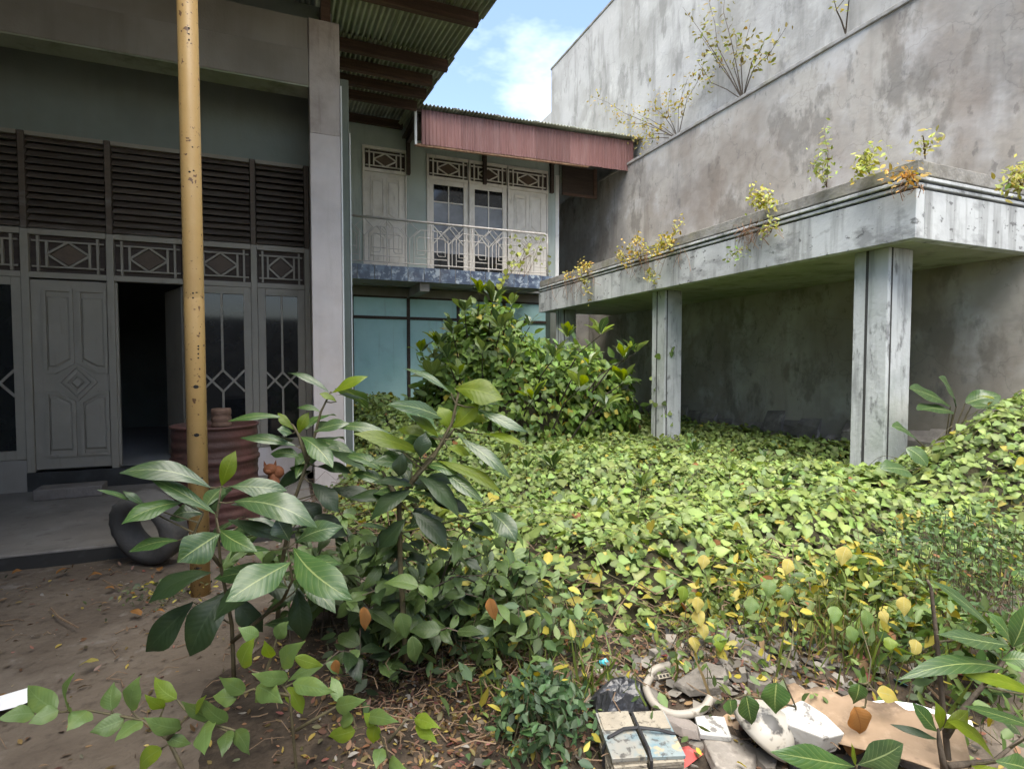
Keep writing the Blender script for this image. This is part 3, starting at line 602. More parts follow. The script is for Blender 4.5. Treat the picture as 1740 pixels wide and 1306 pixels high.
box('soffit', 'soffit', CP, CX+.05, 7.195, CY+.05, CE, 2.63, 2.72); box('roof_slab', 'concrete_top', CP, CX+.2, 7.195, CY+.2, CE, 3.0, 3.1)
def course(name, o, z0, z1, m, bevel=.006):
    MB().box(CX-o, CX+.12, CY-o, CE, z0, z1).build(name, m, CP, bevel=bevel); MB().box(CX+.121, 7.195, CY-o, CY+.12, z0, z1).build(name, m, CP, bevel=bevel)
course('fascia', 0, 2.625, 3.065, 'fascia'); course('groove', -.035, 3.066, 3.084, 'groove', 0); course('moulding', .012, 3.085, 3.118, 'fascia'); course('groove', -.02, 3.119, 3.136, 'groove', 0)
course('moulding', .03, 3.137, 3.170, 'fascia'); course('groove', -.012, 3.171, 3.186, 'groove', 0); course('parapet', .02, 3.187, 3.31, 'concrete_top')
def pillar(x, y, s=.36, z1=2.63):
    o = MB().box(x, x+s, y, y+s, -.05, z1).build('pillar', 'pillar', CP, bevel=.012)
    MB().box(x-.0025, x+.02, y+s*.56, y+s*.64, 0, z1-.003).build('groove', 'groove', o)
    MB().box(x+s*.10, x+s*.16, y-.0025, y+.02, 0, z1-.003).build('groove', 'groove', o)
pillar(5.45, 3.61); pillar(5.45, 7.05, .33); pillar(5.45, 10.5, .33)
box('inner_wall', 'wall_grey', CP, 6.62, 7.19, LY, LY+.1, 0, 3.0)

# ================================================================== POLE, DRUM, TYRE, SMALL THINGS BY THE PORCH
PX, PY = -.55, 4.02
YP = empty('roof_post', (PX, PY, 0), 'rust speckled yellow steel pipe post holding up the porch eave', 'post')
MB().lathe([(.0, -.08), (.058, -.08), (.058, 1.9), (.0572, 1.905), (.0572, 1.915), (.058, 1.92), (.058, zr(4.05)-.195), (.0, zr(4.05)-.195)], PX, PY, 40).build('pipe', 'yellow_paint', YP, smooth=False)
YP.children[0].data.shade_smooth()
def spot_on_pole(px, py, w_, h_):      # black drilled patch wrapped round the pipe
    p = atd(px, py, 3.55); best = None
    d = ray(px, py); ox, oy = CAM[0]-PX, CAM[1]-PY; A = d[0]**2+d[1]**2; B = 2*(ox*d[0]+oy*d[1]); Cc = ox*ox+oy*oy-.0582**2; D = B*B-4*A*Cc
    if D < 0: return
    t = (-B-math.sqrt(D))/(2*A); p = CAM+d*t; th = math.atan2(p[1]-PY, p[0]-PX); b = MB(); n = 8; ring = []
    for r in (.0586,):
        for i in range(n): a = 2*math.pi*i/n; aa = th+w_/2*math.cos(a)/.0586; ring.append((PX+r*math.cos(aa), PY+r*math.sin(aa), p[2]+h_/2*math.sin(a)))
    b.add(ring+[(PX+.0592*math.cos(th), PY+.0592*math.sin(th), p[2])], [(i, (i+1) % n, n) for i in range(n)]); b.build('hole', 'black_paint', YP)
for q in ((333, 657, .032, .024), (333, 657, .058, .008), (334, 739, .032, .024), (334, 739, .058, .008), (337, 588, .012, .012), (337, 593, .012, .012), (337, 601, .012, .012), (337, 608, .012, .01), (328, 498, .012, .012), (328, 506, .012, .012), (334, 497, .015, .008),
          (321, 48, .012, .012), (321, 58, .01, .01), (321, 68, .01, .014), (322, 292, .014, .012), (329, 290, .012, .01), (338, 108, .01, .012), (343, 812, .016, .012), (336, 965, .05, .014), (339, 137, .012, .008), (327, 250, .01, .01)): spot_on_pole(*q)
DX, DY = -.60, 5.42
dr = empty('oil_drum', (DX, DY, .105), 'rusty dark red oil drum standing on the porch beside the yellow post', 'drum')
pr = [(0, .0), (.345, .0), (.345, .02), (.335, .03)]
for k in range(1, 60):
    z = .03+.80*k/60; r = .335+.004*math.sin(z*75)*(1 if .05 < z < .8 else 0)
    if abs(z-.29) < .022 or abs(z-.56) < .022: r = .352
    pr.append((r, z))
pr += [(.335, .835), (.347, .842), (.347, .858), (.333, .858), (.331, .835), (0, .833)]
MB().lathe([(r, z+.106) for r, z in pr], DX, DY, 48).build('barrel', 'drum_rust', dr, smooth=True)
MB().lathe([(.0, .95), (.03, .95), (.03, .962), (0, .962)], DX-.17, DY-.14, 12).build('bung_cap', 'rubber', dr)
tcan = MB().lathe([(0, 0), (.078, 0), (.08, .01), (.08, .03), (.074, .04), (.08, .055), (.08, .085), (.074, .095), (.08, .11), (.08, .145), (.074, .16), (0, .158)], 0, 0, 24).build('tin_can', 'wood_brown', loc=(DX+.05, DY-.02, .9405), smooth=True)
tag(tcan, 'dusty ribbed brown tin standing on top of the oil drum', 'tin')
def torus(R_, r_, n=40, m=14):
    b = MB()
    for i in range(n):
        A = 2*math.pi*i/n
        for j in range(m):
            B = 2*math.pi*j/m; rr = R_+r_*math.cos(B)*1.0; yy = r_*1.15*math.sin(B)
            if math.cos(B) > .5: rr = R_+r_*.62+(.008 if (i % 2) else 0)
            b.v.append((rr*math.cos(A), yy, rr*math.sin(A)))
    for i in range(n):
        for j in range(m): b.f.append((i*m+j, i*m+(j+1) % m, ((i+1) % n)*m+(j+1) % m, ((i+1) % n)*m+j))
    return b
ty = torus(.215, .085).build('tyre', 'rubber', loc=(-.97, 4.72, .29), rot=(.22, 0, -.62), smooth=True)
tag(ty, 'old black scooter tyre propped against the porch edge behind the yellow post', 'tyre')
fg = empty('figurine', (.16, 6.3, .05), 'small orange animal figurine with pointed ears at the foot of the pink column', 'figurine')
pF = aty(459, 797, 6.35)
b = MB(); 
def blob(b, c, r, n=14, m=9):
    k = len(b.v)
    for i in range(m+1):
        ph = math.pi*i/m
        for j in range(n): t = 2*math.pi*j/n; b.v.append((c[0]+r[0]*math.sin(ph)*math.cos(t), c[1]+r[1]*math.sin(ph)*math.sin(t), c[2]+r[2]*math.cos(ph)))
    for i in range(m):
        for j in range(n): b.f.append((k+i*n+j, k+(i+1)*n+j, k+(i+1)*n+(j+1) % n, k+i*n+(j+1) % n))
    return b
fx, fy, fz = pF; fg.location = (fx, fy, 0.0)
blob(b, (fx, fy, fz), (.07, .06, .06)); blob(b, (fx-.02, fy-.05, fz-.015), (.035, .03, .025))
b.build('head', 'orange_clay', fg, smooth=True)
for s in (-1, 1):
    e_ = MB(); e_.add([(fx+s*.045-.02, fy, fz+.035), (fx+s*.045+.02, fy, fz+.035), (fx+s*.045, fy+.025, fz+.03), (fx+s*.06, fy, fz+.10)], [(0, 1, 3), (1, 2, 3), (2, 0, 3), (0, 2, 1)]); e_.build('ear', 'orange_clay', fg)
bd = MB(); blob(bd, (fx+.07, fy+.02, fz-.04), (.07, .06, .07)); bd.lathe([(0, .0), (.09, .0), (.08, .1), (.05, max(fz-.03, .12)), (0, max(fz-.02, .13))], fx+.03, fy+.02, 14); bd.build('body', 'orange_clay', fg, smooth=True)

# ================================================================== VINE COVER
FR = [(.70, 12.5), (.66, 7.2), (.42, 6.4), (.36, 5.4), (.5, 4.5), (.75, 3.7), (1.05, 3.1), (1.38, 2.7), (1.75, 2.42), (2.2, 2.28), (2.8, 2.22), (3.4, 2.25), (4.0, 2.2), (5.0, 1.9), (7.2, 1.5)]
def inside(x, y):                      # signed distance: positive inside the vine cover
    best = np.full(x.shape, 9.)
    for (ax, ay), (bx, by) in zip(FR[:-1], FR[1:]):
        dx, dy = bx-ax, by-ay; t = np.clip(((x-ax)*dx+(y-ay)*dy)/(dx*dx+dy*dy), 0, 1)
        d = np.hypot(x-ax-t*dx, y-ay-t*dy); best = np.where(d < np.abs(best), np.where((x-ax)*dy-(y-ay)*dx < 0, d, -d), best)
    return best
def g2(x, y, cx, cy, rx, ry): return np.exp(-((x-cx)/rx)**2-((y-cy)/ry)**2)
def vine_h(x, y):
    h = .27+.17*nse(x, y, 1.7, 11)+.17*nse(x, y, 4.5, 12)+.05*nse(x, y, 11, 14)
    h = h+.62*g2(x, y, 1.35, 9.6, .8, 1.9)+.35*g2(x, y, 1.9, 7.3, .9, 1.0)
    h = h+.80*g2(x, y, 5.95, 2.75, 1.0, .62)+.25*g2(x, y, 6.9, 2.6, .8, .8)
    h = h+.16*g2(x, y, 2.2, 3.3, 1.3, .6)+.2*g2(x, y, 3.9, 2.9, .8, .5)+.12*g2(x, y, 6.7, 6.5, .6, 4)
    return h
def edge(d): return np.clip(d/.45, 0, 1)**.7
# shaded tangle of stems and litter under the leaves
vx = np.linspace(.2, 7.15, 100); vy = np.linspace(1.2, 12.35, 150); VX, VY = np.meshgrid(vx, vy)
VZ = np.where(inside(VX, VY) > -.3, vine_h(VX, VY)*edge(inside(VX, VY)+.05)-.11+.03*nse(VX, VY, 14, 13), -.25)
b = MB(); n_ = len(vx); b.v = [tuple(p) for p in np.stack([VX, VY, VZ], -1).reshape(-1, 3)]
b.f = [(j*n_+i, j*n_+i+1, (j+1)*n_+i+1, (j+1)*n_+i) for j in range(len(vy)-1) for i in range(n_-1)]
VINE = empty('ground_vine', (3.5, 6, 0), 'sprawling heart leaved vine covering the whole yard floor', 'vine')
tag(b.build('stem_tangle', 'litter_base', VINE, smooth=True), kind='stuff')
def surf_n(hf, x, y, e=.04):
    return norm(np.stack([-(hf(x+e, y)-hf(x-e, y))/(2*e), -(hf(x, y+e)-hf(x, y-e))/(2*e), np.ones_like(x)], -1))
def scatter(N, x0, x1, y0, y1): return rng.uniform(x0, x1, N), rng.uniform(y0, y1, N)
x, y = scatter(112000, .3, 7.15, 1.3, 12.3); d = inside(x, y)
keep = (d > -.12) & (rng.random(len(x)) < np.clip((d+.15)/.3, 0, 1))
keep &= ~((y > 9.8) & (rng.random(len(x)) < .5))
x, y, d = x[keep], y[keep], d[keep]; N = len(x)
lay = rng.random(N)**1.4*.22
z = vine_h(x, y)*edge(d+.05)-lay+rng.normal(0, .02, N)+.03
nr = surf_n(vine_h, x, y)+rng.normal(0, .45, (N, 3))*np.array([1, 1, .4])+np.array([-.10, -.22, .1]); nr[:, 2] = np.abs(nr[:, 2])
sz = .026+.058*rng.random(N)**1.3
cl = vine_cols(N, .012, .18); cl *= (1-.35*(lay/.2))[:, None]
edgey = (d < .45) & (rng.random(N) < .10); cl[edgey] = np.array([.36, .31, .06])*rng.uniform(.5, 1.1, (edgey.sum(), 1))
tip = rng.normal(size=(N, 3))*np.array([1, 1, .2])+np.array([0, -.5, -.5])
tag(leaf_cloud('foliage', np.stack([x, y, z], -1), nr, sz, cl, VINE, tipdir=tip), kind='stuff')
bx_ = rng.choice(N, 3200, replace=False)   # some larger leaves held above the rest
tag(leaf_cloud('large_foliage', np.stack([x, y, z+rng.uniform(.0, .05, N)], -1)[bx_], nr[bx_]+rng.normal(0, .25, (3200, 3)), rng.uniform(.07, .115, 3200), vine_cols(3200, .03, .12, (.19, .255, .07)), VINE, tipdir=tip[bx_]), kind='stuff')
# runners and dry stems at the front lip
b = MB()
for k in range(420):
    i = random.randrange(len(FR)-1); t = random.random(); px, py = FR[i][0]*(1-t)+FR[i+1][0]*t, FR[i][1]*(1-t)+FR[i+1][1]*t
    if py > 6: continue
    px += random.uniform(-.2, .35); py += random.uniform(-.25, .35); an = random.uniform(0, 6.28); L = random.uniform(.15, .6); z0 = random.uniform(.03, .36)
    pts = []
    for s in range(5): u = s/4; pts.append((px+math.cos(an)*L*u+random.uniform(-.03, .03), py+math.sin(an)*L*u+random.uniform(-.03, .03), max(.02, z0+math.sin(u*3.1)*.08*random.uniform(-1, 1.6)-u*.12)))
    b.tube(pts, random.uniform(.0015, .004), 4, False)
tag(b.build('runner_stems', 'twig', VINE), kind='stuff')

b = MB()
for k in range(260):                   # runners arching over the carpet
    px, py = random.uniform(.9, 6.8), random.uniform(2.4, 7.5)
    if float(inside(np.array(px), np.array(py))) < .2: continue
    an = random.uniform(0, 6.28); L = random.uniform(.2, .6); pts = []
    for s in range(6):
        u = s/5; qx, qy = px+math.cos(an+.5*u)*L*u, py+math.sin(an+.5*u)*L*u; pts.append((qx, qy, float(vine_h(np.array(qx), np.array(qy)))+.01+.09*math.sin(u*3.14)*(k % 3)/2))
    b.tube(pts, .0022, 4, False)
tag(b.build('arching_runners', 'stem_green', VINE), kind='stuff')
# leaf-covered shrub mound in the middle of the yard -------------
def mound(name, label, lobes, N, size, base=(.155, .235, .045), group=None):
    c0 = lobes[0]; E_ = empty(name, (c0[0], c0[1], 0), label, 'shrub', group)
    P_, N_, wts = [], [], np.array([l[3]*l[5]+l[4]*l[5] for l in lobes]); wts = wts/wts.sum()
    for l, wt in zip(lobes, wts):
        n = int(N*wt*1.6); v = norm(rng.normal(size=(n, 3))); v = v[(v[:, 2] > -.35)]
        rad = np.array([l[3], l[4], l[5]]); th = 1+.10*nse(v[:, 0]*3, v[:, 1]*3+v[:, 2]*4, 1.6, int(l[0]*50))+rng.normal(0, .05, len(v)) - rng.random(len(v))**2*.22 + .30*np.clip(nse(v[:, 0]*7+l[0], v[:, 1]*7+v[:, 2]*9, 1.5, int(l[1]*77))-.12, 0, 1)
        p = np.array(l[:3])+v*rad*th[:, None]; P_.append(p); N_.append(norm(v/rad))
    P_ = np.concatenate(P_); N_ = np.concatenate(N_); k = P_[:, 2] > .05
    inn = np.zeros(len(P_), bool)
    for l in lobes: inn |= (((P_-np.array(l[:3]))/np.array(l[3:6])/.72)**2).sum(1) < 1
    k &= ~inn; P_, N_ = P_[k], N_[k]; n = len(P_)
    nr = N_+rng.normal(0, .38, (n, 3))+np.array([0, -.1, .35])
    tip = rng.normal(size=(n, 3))*.5+np.array([0, -.2, -1.])
    tag(leaf_cloud('foliage', P_, nr, rng.uniform(*size, n), vine_cols(n, .06, .22, base), E_, tipdir=tip), kind='stuff')
    pick = rng.choice(n, min(n, 1100), replace=False); pk_ = pick[P_[pick, 2] > .6]; q = len(pk_)
    tag(leaf_cloud('shoot_foliage', P_[pk_]+N_[pk_]*rng.uniform(0, .16, (q, 1)), rng.normal(0, .6, (q, 3))+np.array([0, -.5, .6]), rng.uniform(.13, .27, q), vine_cols(q, .01, .35, (.12, .19, .045)), E_, OVAL, tipdir=N_[pk_]*1.2+rng.normal(0, .6, (q, 3))+np.array([0, 0, .5])), kind='stuff')
    core = MB()
    for l in lobes: blob(core, l[:3], (l[3]*.70, l[4]*.70, l[5]*.70), 18, 12)
    tag(core.build('stem_tangle', 'litter_base', E_, smooth=True), kind='stuff')
    return E_
MD = mound('vine_smothered_shrub', 'tall leafy shrub smothered in vines in front of the teal panels',
           [(3.75, 8.6, .35, 1.75, 1.1, 1.35), (3.2, 8.9, 1.2, .95, .8, 1.0), (4.75, 8.5, .5, 1.0, .9, 1.15), (3.3, 9.1, 1.9, .5, .5, .62), (2.55, 8.7, .5, .75, .7, .95), (4.6, 8.4, 1.1, .6, .6, .6)], 9500, (.075, .135))
def rosette(parent, p, n, L, ms, lean=(0, 0, 1), spread=.9, wr=.36):
    p = np.array(p, float); a0 = random.uniform(0, 6.28)
    for k in range(n):
        a = a0+k*2.4+random.uniform(-.3, .3); up_ = random.uniform(.15, 1.1) if k else 2
        d = np.array([math.cos(a)*spread, math.sin(a)*spread, up_])+np.array(lean)*.3; d /= np.linalg.norm(d)
        LL = L*random.uniform(.75, 1.15)
        me, org = leaf_mesh(p+d*.03, p+d*LL, LL*wr, np.array([0, 0, 1.])+np.array([-d[0], -d[1], 0])*.8+rng.normal(0, .15, 3), .16, 'obovate', .25, random.choice(ms))
        link('leaf', me, parent, loc=Vector(org))
shoots = [(815, 500, 8.9), (838, 515, 8.7), (790, 530, 8.7), (870, 520, 8.8), (745, 590, 8.5), (715, 600, 8.6), (770, 570, 8.6), (900, 555, 8.8), (1020, 570, 8.6), (965, 575, 8.6), (1060, 610, 8.5), (985, 660, 8.0), (905, 680, 8.0), (1060, 650, 8.2), (870, 610, 8.3), (820, 600, 8.3), (780, 640, 8.1), (1080, 600, 8.5), (735, 640, 8.2), (940, 610, 8.2), (850, 560, 8.5), (1000, 620, 8.2), (760, 610, 8.2), (1030, 690, 8.0)]
stm = MB()
for px, py, d in shoots:
    p = atd(px, py, d-.2); root = np.array([p[0]*.7+3.6*.3, p[1]+.75, max(p[2]-.7, .3)])
    MB().tube([root, (p+root)/2+np.array([0, .05, .1]), p], [.016, .011, .006], 5).build('branch', 'bark', MD)
    rosette(MD, p, random.randint(6, 9), random.uniform(.26, .40), ['mound_leaf', 'mound_leaf', 'big_leaf_grey', 'big_leaf_lime'])

for px, py, d in ((1120, 745, 7.2), (1150, 752, 7.0), (1180, 748, 7.2), (895, 815, 5.6), (940, 790, 6.0), (1240, 800, 5.4), (1010, 860, 4.8), (1330, 840, 4.9), (1090, 820, 5.4), (820, 790, 6.0), (860, 770, 6.5), (1300, 770, 6.2)):
    p = atd(px, py, d); z_ = float(vine_h(np.array(p[0]), np.array(p[1]))); o = empty('upright_weed', (p[0], p[1], z_-.1), 'single upright weed with long leaves poking out of the vine carpet', 'weed', 'weeds poking out of the vine carpet')
    top = np.array([p[0], p[1], z_+.05]); MB().tube([(p[0], p[1], z_-.15), top], .005, 5).build('stem', 'stem_green', o); rosette(o, top, random.randint(6, 9), random.uniform(.15, .24), ['mound_leaf', 'big_leaf', 'mound_leaf'], wr=.3)
# right-hand mound and broad leaves near the pillar
RM = empty('broad_leaved_plant', (6.3, 3.4, 0), 'broad round leaved plant rising behind the near pillar against the wall', 'plant')
st = MB()
root = atd(1600, 820, 5.3)
for b_, t_, w_, d in (((1615, 690), (1545, 660), 40, 5.2), ((1625, 690), (1600, 640), 45, 5.3), ((1640, 685), (1700, 668), 40, 5.2), ((1650, 690), (1712, 690), 34, 5.1), ((1620, 700), (1560, 695), 36, 5.1), ((1555, 745), (1520, 720), 34, 4.9), ((1545, 800), (1500, 790), 40, 4.6), ((1540, 760), (1578, 790), 34, 4.7)):
    _, p = leaf_px(RM, b_, t_, w_, d, .1, .35, .08, 'big_leaf_grey', 'round'); MB().tube([root, (root+p)/2+np.array([0, 0, .1]), p], [.012, .008, .005], 5).build('stem', 'stem_green', RM)

# low dark weeds on the right ---------------------------------------
def weed_patch(name, label, poly, N, hmax, size, base, yellow=.04, tm=OVAL, cat='weed'):
    o = empty(name, (poly[0], poly[1], 0), label, cat); x = rng.normal(poly[0], poly[2], N); y = rng.normal(poly[1], poly[3], N)
    z = rng.random(N)**.8*hmax*np.exp(-((x-poly[0])/(2*poly[2]))**2-((y-poly[1])/(2*poly[3]))**2)+.03+ground_h(x, y)
    tag(leaf_cloud('foliage', np.stack([x, y, z], -1), rng.normal(0, .6, (N, 3))+np.array([0, -.2, .8]), rng.uniform(*size, N), vine_cols(N, yellow, .25, base), o, tm), kind='stuff')
    b = MB()
    for k in range(N//10):
        i = rng.integers(N); b.tube([(x[i]+rng.normal(0, .06), y[i]+rng.normal(0, .06), 0), (x[i]+rng.normal(0, .03), y[i], z[i]*.6), (x[i], y[i], z[i])], .002, 4, False)
    tag(b.build('stems', 'stem_green', o), kind='stuff'); return o
weed_patch('leafy_weed', 'dense small leaved dark green weeds spilling over the right side of the heap', (3.75, 2.0, .55, .22), 2600, .62, (.028, .055), (.085, .14, .045))
weed_patch('leafy_weed', 'low weeds with small toothed leaves beside the tied book bundle', (.88, 1.86, .10, .12), 620, .24, (.03, .06), (.055, .10, .04))
weed_patch('leafy_weed', 'thin yellowing weeds between the rubbish and the torn cardboard', (2.35, 1.95, .32, .16), 420, .28, (.04, .08), (.11, .15, .04), .25)
weed_patch('leafy_weed', 'sparse oval leaved weeds hanging over the bare soil below the big sapling', (1.05, 2.45, .22, .25), 420, .5, (.06, .10), (.10, .15, .05), .12)
weed_patch('leafy_weed', 'dark straggling undergrowth of oval leaves around the foot of the drooping shrub', (.85, 2.75, .28, .25), 700, .55, (.05, .09), (.06, .09, .035), .05)
GRASS = (np.array([(-.02, 0, 0), (.02, 0, 0), (.022, .5, .04), (-.022, .5, .04), (0, 1, -.06)]), [(0, 1, 2, 3), (3, 2, 4)])
weed_patch('leafy_weed', 'yellowing broad leaved weeds under the slanting dry stick', (2.95, 2.0, .28, .17), 900, .36, (.05, .10), (.12, .16, .035), .16)
weed_patch('leafy_weed', 'green weeds with oval leaves around the bare stemmed sapling', (2.75, 1.45, .25, .16), 520, .34, (.045, .09), (.075, .12, .03), .08)
weed_patch('leafy_weed', 'ragged weeds hanging over the dark hollow above the long stone', (2.3, 2.3, .3, .1), 420, .3, (.045, .085), (.12, .16, .04), .18)
for pc, lb in (((2.35, 1.75, .2, .16), 'thin bright grass blades growing beside the torn cardboard'), ((1.0, 1.95, .2, .22), 'dry and green grass blades beside the toothed weeds'), ((3.1, 1.8, .35, .25), 'long grass blades among the yellowing broad leaved weeds')):
    o = empty('grass_tuft', (pc[0], pc[1], 0), lb, 'grass'); x = rng.normal(pc[0], pc[2], 200); y = rng.normal(pc[1], pc[3], 200); kk = np.hypot(x, y) > 2.15; x, y = x[kk], y[kk]; n = len(x)
    c = np.array([.14, .19, .04])*rng.uniform(.5, 1.3, (n, 1)); c[rng.random(n) < .3] = (.24, .18, .09)
    tag(leaf_cloud('blades', np.stack([x, y, ground_h(x, y)], -1), rng.normal(0, 1, (n, 3))*np.array([1, 1, .2]), rng.uniform(.10, .30, n), c, o, GRASS, tipdir=rng.normal(0, .45, (n, 3))+np.array([0, 0, 1.])), kind='stuff')
weed_patch('leafy_weed', 'young weeds pushing up through the rubble between bowl and bent pipe', (1.75, 1.75, .33, .2), 300, .15, (.025, .055), (.11, .16, .045), .1)
weed_patch('leafy_weed', 'scruffy little weeds growing at the foot of the yellow post', (-.75, 3.95, .16, .1), 160, .12, (.02, .04), (.08, .1, .04), .2)

# ================================================================== FOREGROUND PLANTS (leaf by leaf)
def plant(name, label, root_px, stems, leaves, d, ms='stem_green', face=.45, shape='obovate', cat='plant', fold=.25, arch=.12, extra=0, r0=.012):
    """stems: polylines of (px, py, depth offset); leaves: (base, tip, width, material, [dd], [depth offset], [face])"""
    base = atz(*root_px, 0.0); o = empty(name, tuple(base), label, cat); nodes = []
    for s in stems:
        pts = [atd(q[0], q[1], d+(q[2] if len(q) > 2 else 0)) for q in s]
        fine = []
        for i in range(len(pts)-1):
            for u in (0, .5): fine.append(pts[i]*(1-u)+pts[i+1]*u)
        fine.append(pts[-1]); n = len(fine); nodes += fine
        MB().tube(fine, [r0*(1-.65*i/(n-1)) for i in range(n)], 7).build('stem', ms, o, smooth=True)
    for L in leaves:
        b_, t_, w_, m_ = L[:4]; dd = L[4] if len(L) > 4 else random.uniform(-.05, .1); do = L[5] if len(L) > 5 else 0; fc = L[6] if len(L) > 6 else face
        lf, pb = leaf_px(o, b_, t_, w_, d+do, dd, fc, arch*random.uniform(.5, 1.5), m_, shape, fold)
        k = min(nodes, key=lambda q: np.linalg.norm(q-pb)+.5*max(0, q[2]-pb[2]))
        MB().tube([k, (k+pb)/2+np.array([0, 0, -.004]), pb], [.0035, .003, .0025], 5, False).build('petiole', 'stem_green', lf)
    hi = [q for q in nodes if q[2] > .45]
    for e in range(extra):
        p = random.choice(hi)+rng.normal(0, .015, 3); an = random.uniform(0, 6.28); dv = np.array([math.cos(an), math.sin(an), random.uniform(-.45, .5)]); dv /= np.linalg.norm(dv)
        if dv @ fw < -.55: dv = -dv
        LL = random.uniform(.17, .30); me, og = leaf_mesh(p+dv*.03, p+dv*LL, LL*random.uniform(.34, .42), np.array([0, 0, 1.])-fw*.3+rng.normal(0, .2, 3), .15, shape, .25, random.choice(['big_leaf', 'big_leaf', 'big_leaf_dark', 'big_leaf_grey'])); link('leaf', me, o, loc=Vector(og))
    return o
G, Dk, Li, Gy = 'big_leaf', 'big_leaf_dark', 'big_leaf_lime', 'big_leaf_grey'
plant('big_leaf_sapling', 'big leaved sapling with glossy veined leaves in front of the yellow post', (392, 1190),
      [[(398, 1160, .15), (394, 1060, .12), (375, 960, .05), (368, 880), (376, 826)], [(394, 1090, .12), (480, 1020, .05), (497, 985), (488, 930)], [(375, 960, .05), (330, 905), (345, 870)]],
      [((358, 828), (203, 797), 48, Gy, .1), ((366, 873), (252, 810), 34, G, .05), ((312, 853), (206, 890), 44, G, .15), ((377, 826), (398, 766), 34, Li, 0, 0, .8), ((390, 826), (488, 832), 44, Gy, -.05, 0, .55), ((398, 852), (535, 888), 64, Gy, .05, 0, .55),
       ((374, 906), (302, 952), 66, G, .12, -.1, .75), ((302, 918), (220, 936), 46, G, .1), ((346, 872), (288, 876), 46, Gy, .05, .05), ((374, 900), (436, 935), 40, G, .1), ((228, 852), (168, 829), 14, G), ((246, 858), (210, 832), 18, Gy),
       ((494, 955), (384, 1020), 70, G, .2, -.08, .6), ((498, 930), (594, 1014), 66, G, .15, -.08, .6), ((512, 975), (570, 1040), 42, G, .1), ((492, 918), (470, 880), 44, Gy, .0, 0, .6), ((500, 922), (582, 893), 44, Gy, 0, .05, .55), ((458, 934), (416, 935), 20, G), ((478, 962), (362, 978), 38, G, .05, .1),
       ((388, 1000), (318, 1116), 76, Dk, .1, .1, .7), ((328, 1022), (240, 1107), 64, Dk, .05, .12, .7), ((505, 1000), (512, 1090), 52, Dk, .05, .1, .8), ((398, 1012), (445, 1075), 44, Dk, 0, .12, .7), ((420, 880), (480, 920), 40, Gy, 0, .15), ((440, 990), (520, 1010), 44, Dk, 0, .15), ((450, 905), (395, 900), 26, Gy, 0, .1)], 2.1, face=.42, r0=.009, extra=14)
plant('big_leaf_sapling', 'slender big leaved sapling with a lime tip in front of the pink column', (480, 1120),
      [[(470, 1080, .15), (478, 960, .1), (500, 850), (527, 770), (545, 700), (562, 665)], [(523, 785), (508, 740), (498, 722)]],
      [((564, 667), (622, 636), 30, Li, 0, 0, .6), ((560, 667), (490, 631), 20, Gy, 0), ((572, 682), (543, 667), 16, Li), ((482, 709), (388, 715), 26, G, .05), ((503, 757), (408, 741), 30, Gy, .05), ((511, 742), (565, 794), 42, G, .1), ((508, 737), (524, 700), 24, Li, 0, 0, .8), ((500, 730), (472, 700), 18, Li), ((497, 736), (472, 728), 28, Gy),
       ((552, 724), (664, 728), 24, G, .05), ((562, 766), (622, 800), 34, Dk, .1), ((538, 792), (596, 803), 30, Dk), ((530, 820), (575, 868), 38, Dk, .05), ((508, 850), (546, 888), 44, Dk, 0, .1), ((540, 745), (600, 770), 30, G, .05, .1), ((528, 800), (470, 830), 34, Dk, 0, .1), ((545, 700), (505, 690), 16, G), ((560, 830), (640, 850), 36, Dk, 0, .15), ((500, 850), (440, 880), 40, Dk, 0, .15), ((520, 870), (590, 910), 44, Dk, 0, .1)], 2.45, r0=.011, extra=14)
plant('big_leaf_sapling', 'tallest big leaved sapling with bright lime top leaves beside the dark shrub', (690, 1130),
      [[(690, 1120, .1), (680, 960, .08), (678, 850, .03), (700, 818), (738, 775), (768, 718), (782, 655)], [(700, 818), (745, 762, .04), (772, 728, .05)], [(678, 850, .03), (660, 820, .1), (650, 800, .15)]],
      [((772, 660), (855, 678), 56, Li, .05, 0, .75), ((764, 728), (746, 690), 34, Li, 0, 0, .7), ((768, 727), (812, 682), 42, Li, 0, 0, .7), ((766, 667), (686, 622), 20, Gy), ((756, 712), (658, 684), 52, Gy, .1), ((745, 742), (696, 704), 32, Li), ((808, 692), (898, 732), 24, Gy, .05), ((780, 742), (868, 806), 30, Gy, .1), ((722, 772), (600, 735), 34, Li, .1), ((730, 742), (676, 728), 28, Li),
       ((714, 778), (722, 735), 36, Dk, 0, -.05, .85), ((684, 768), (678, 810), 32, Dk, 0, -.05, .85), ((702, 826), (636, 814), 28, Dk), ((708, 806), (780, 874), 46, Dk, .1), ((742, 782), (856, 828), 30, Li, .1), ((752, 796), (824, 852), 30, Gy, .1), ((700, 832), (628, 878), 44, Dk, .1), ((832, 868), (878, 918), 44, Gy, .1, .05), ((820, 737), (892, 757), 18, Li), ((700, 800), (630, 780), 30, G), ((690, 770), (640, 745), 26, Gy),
       ((720, 830), (800, 870), 40, Dk, .05, .1), ((680, 850), (590, 840), 36, Dk, 0, .1), ((760, 760), (800, 770), 30, Li), ((660, 825), (600, 800), 34, G, 0, .15), ((775, 700), (830, 712), 26, Li, 0, .05), ((690, 880), (640, 930), 46, Dk, .05), ((700, 870), (760, 930), 46, Dk, .05), ((650, 800), (585, 770), 30, G, 0, .15)], 2.25, r0=.013, extra=22)
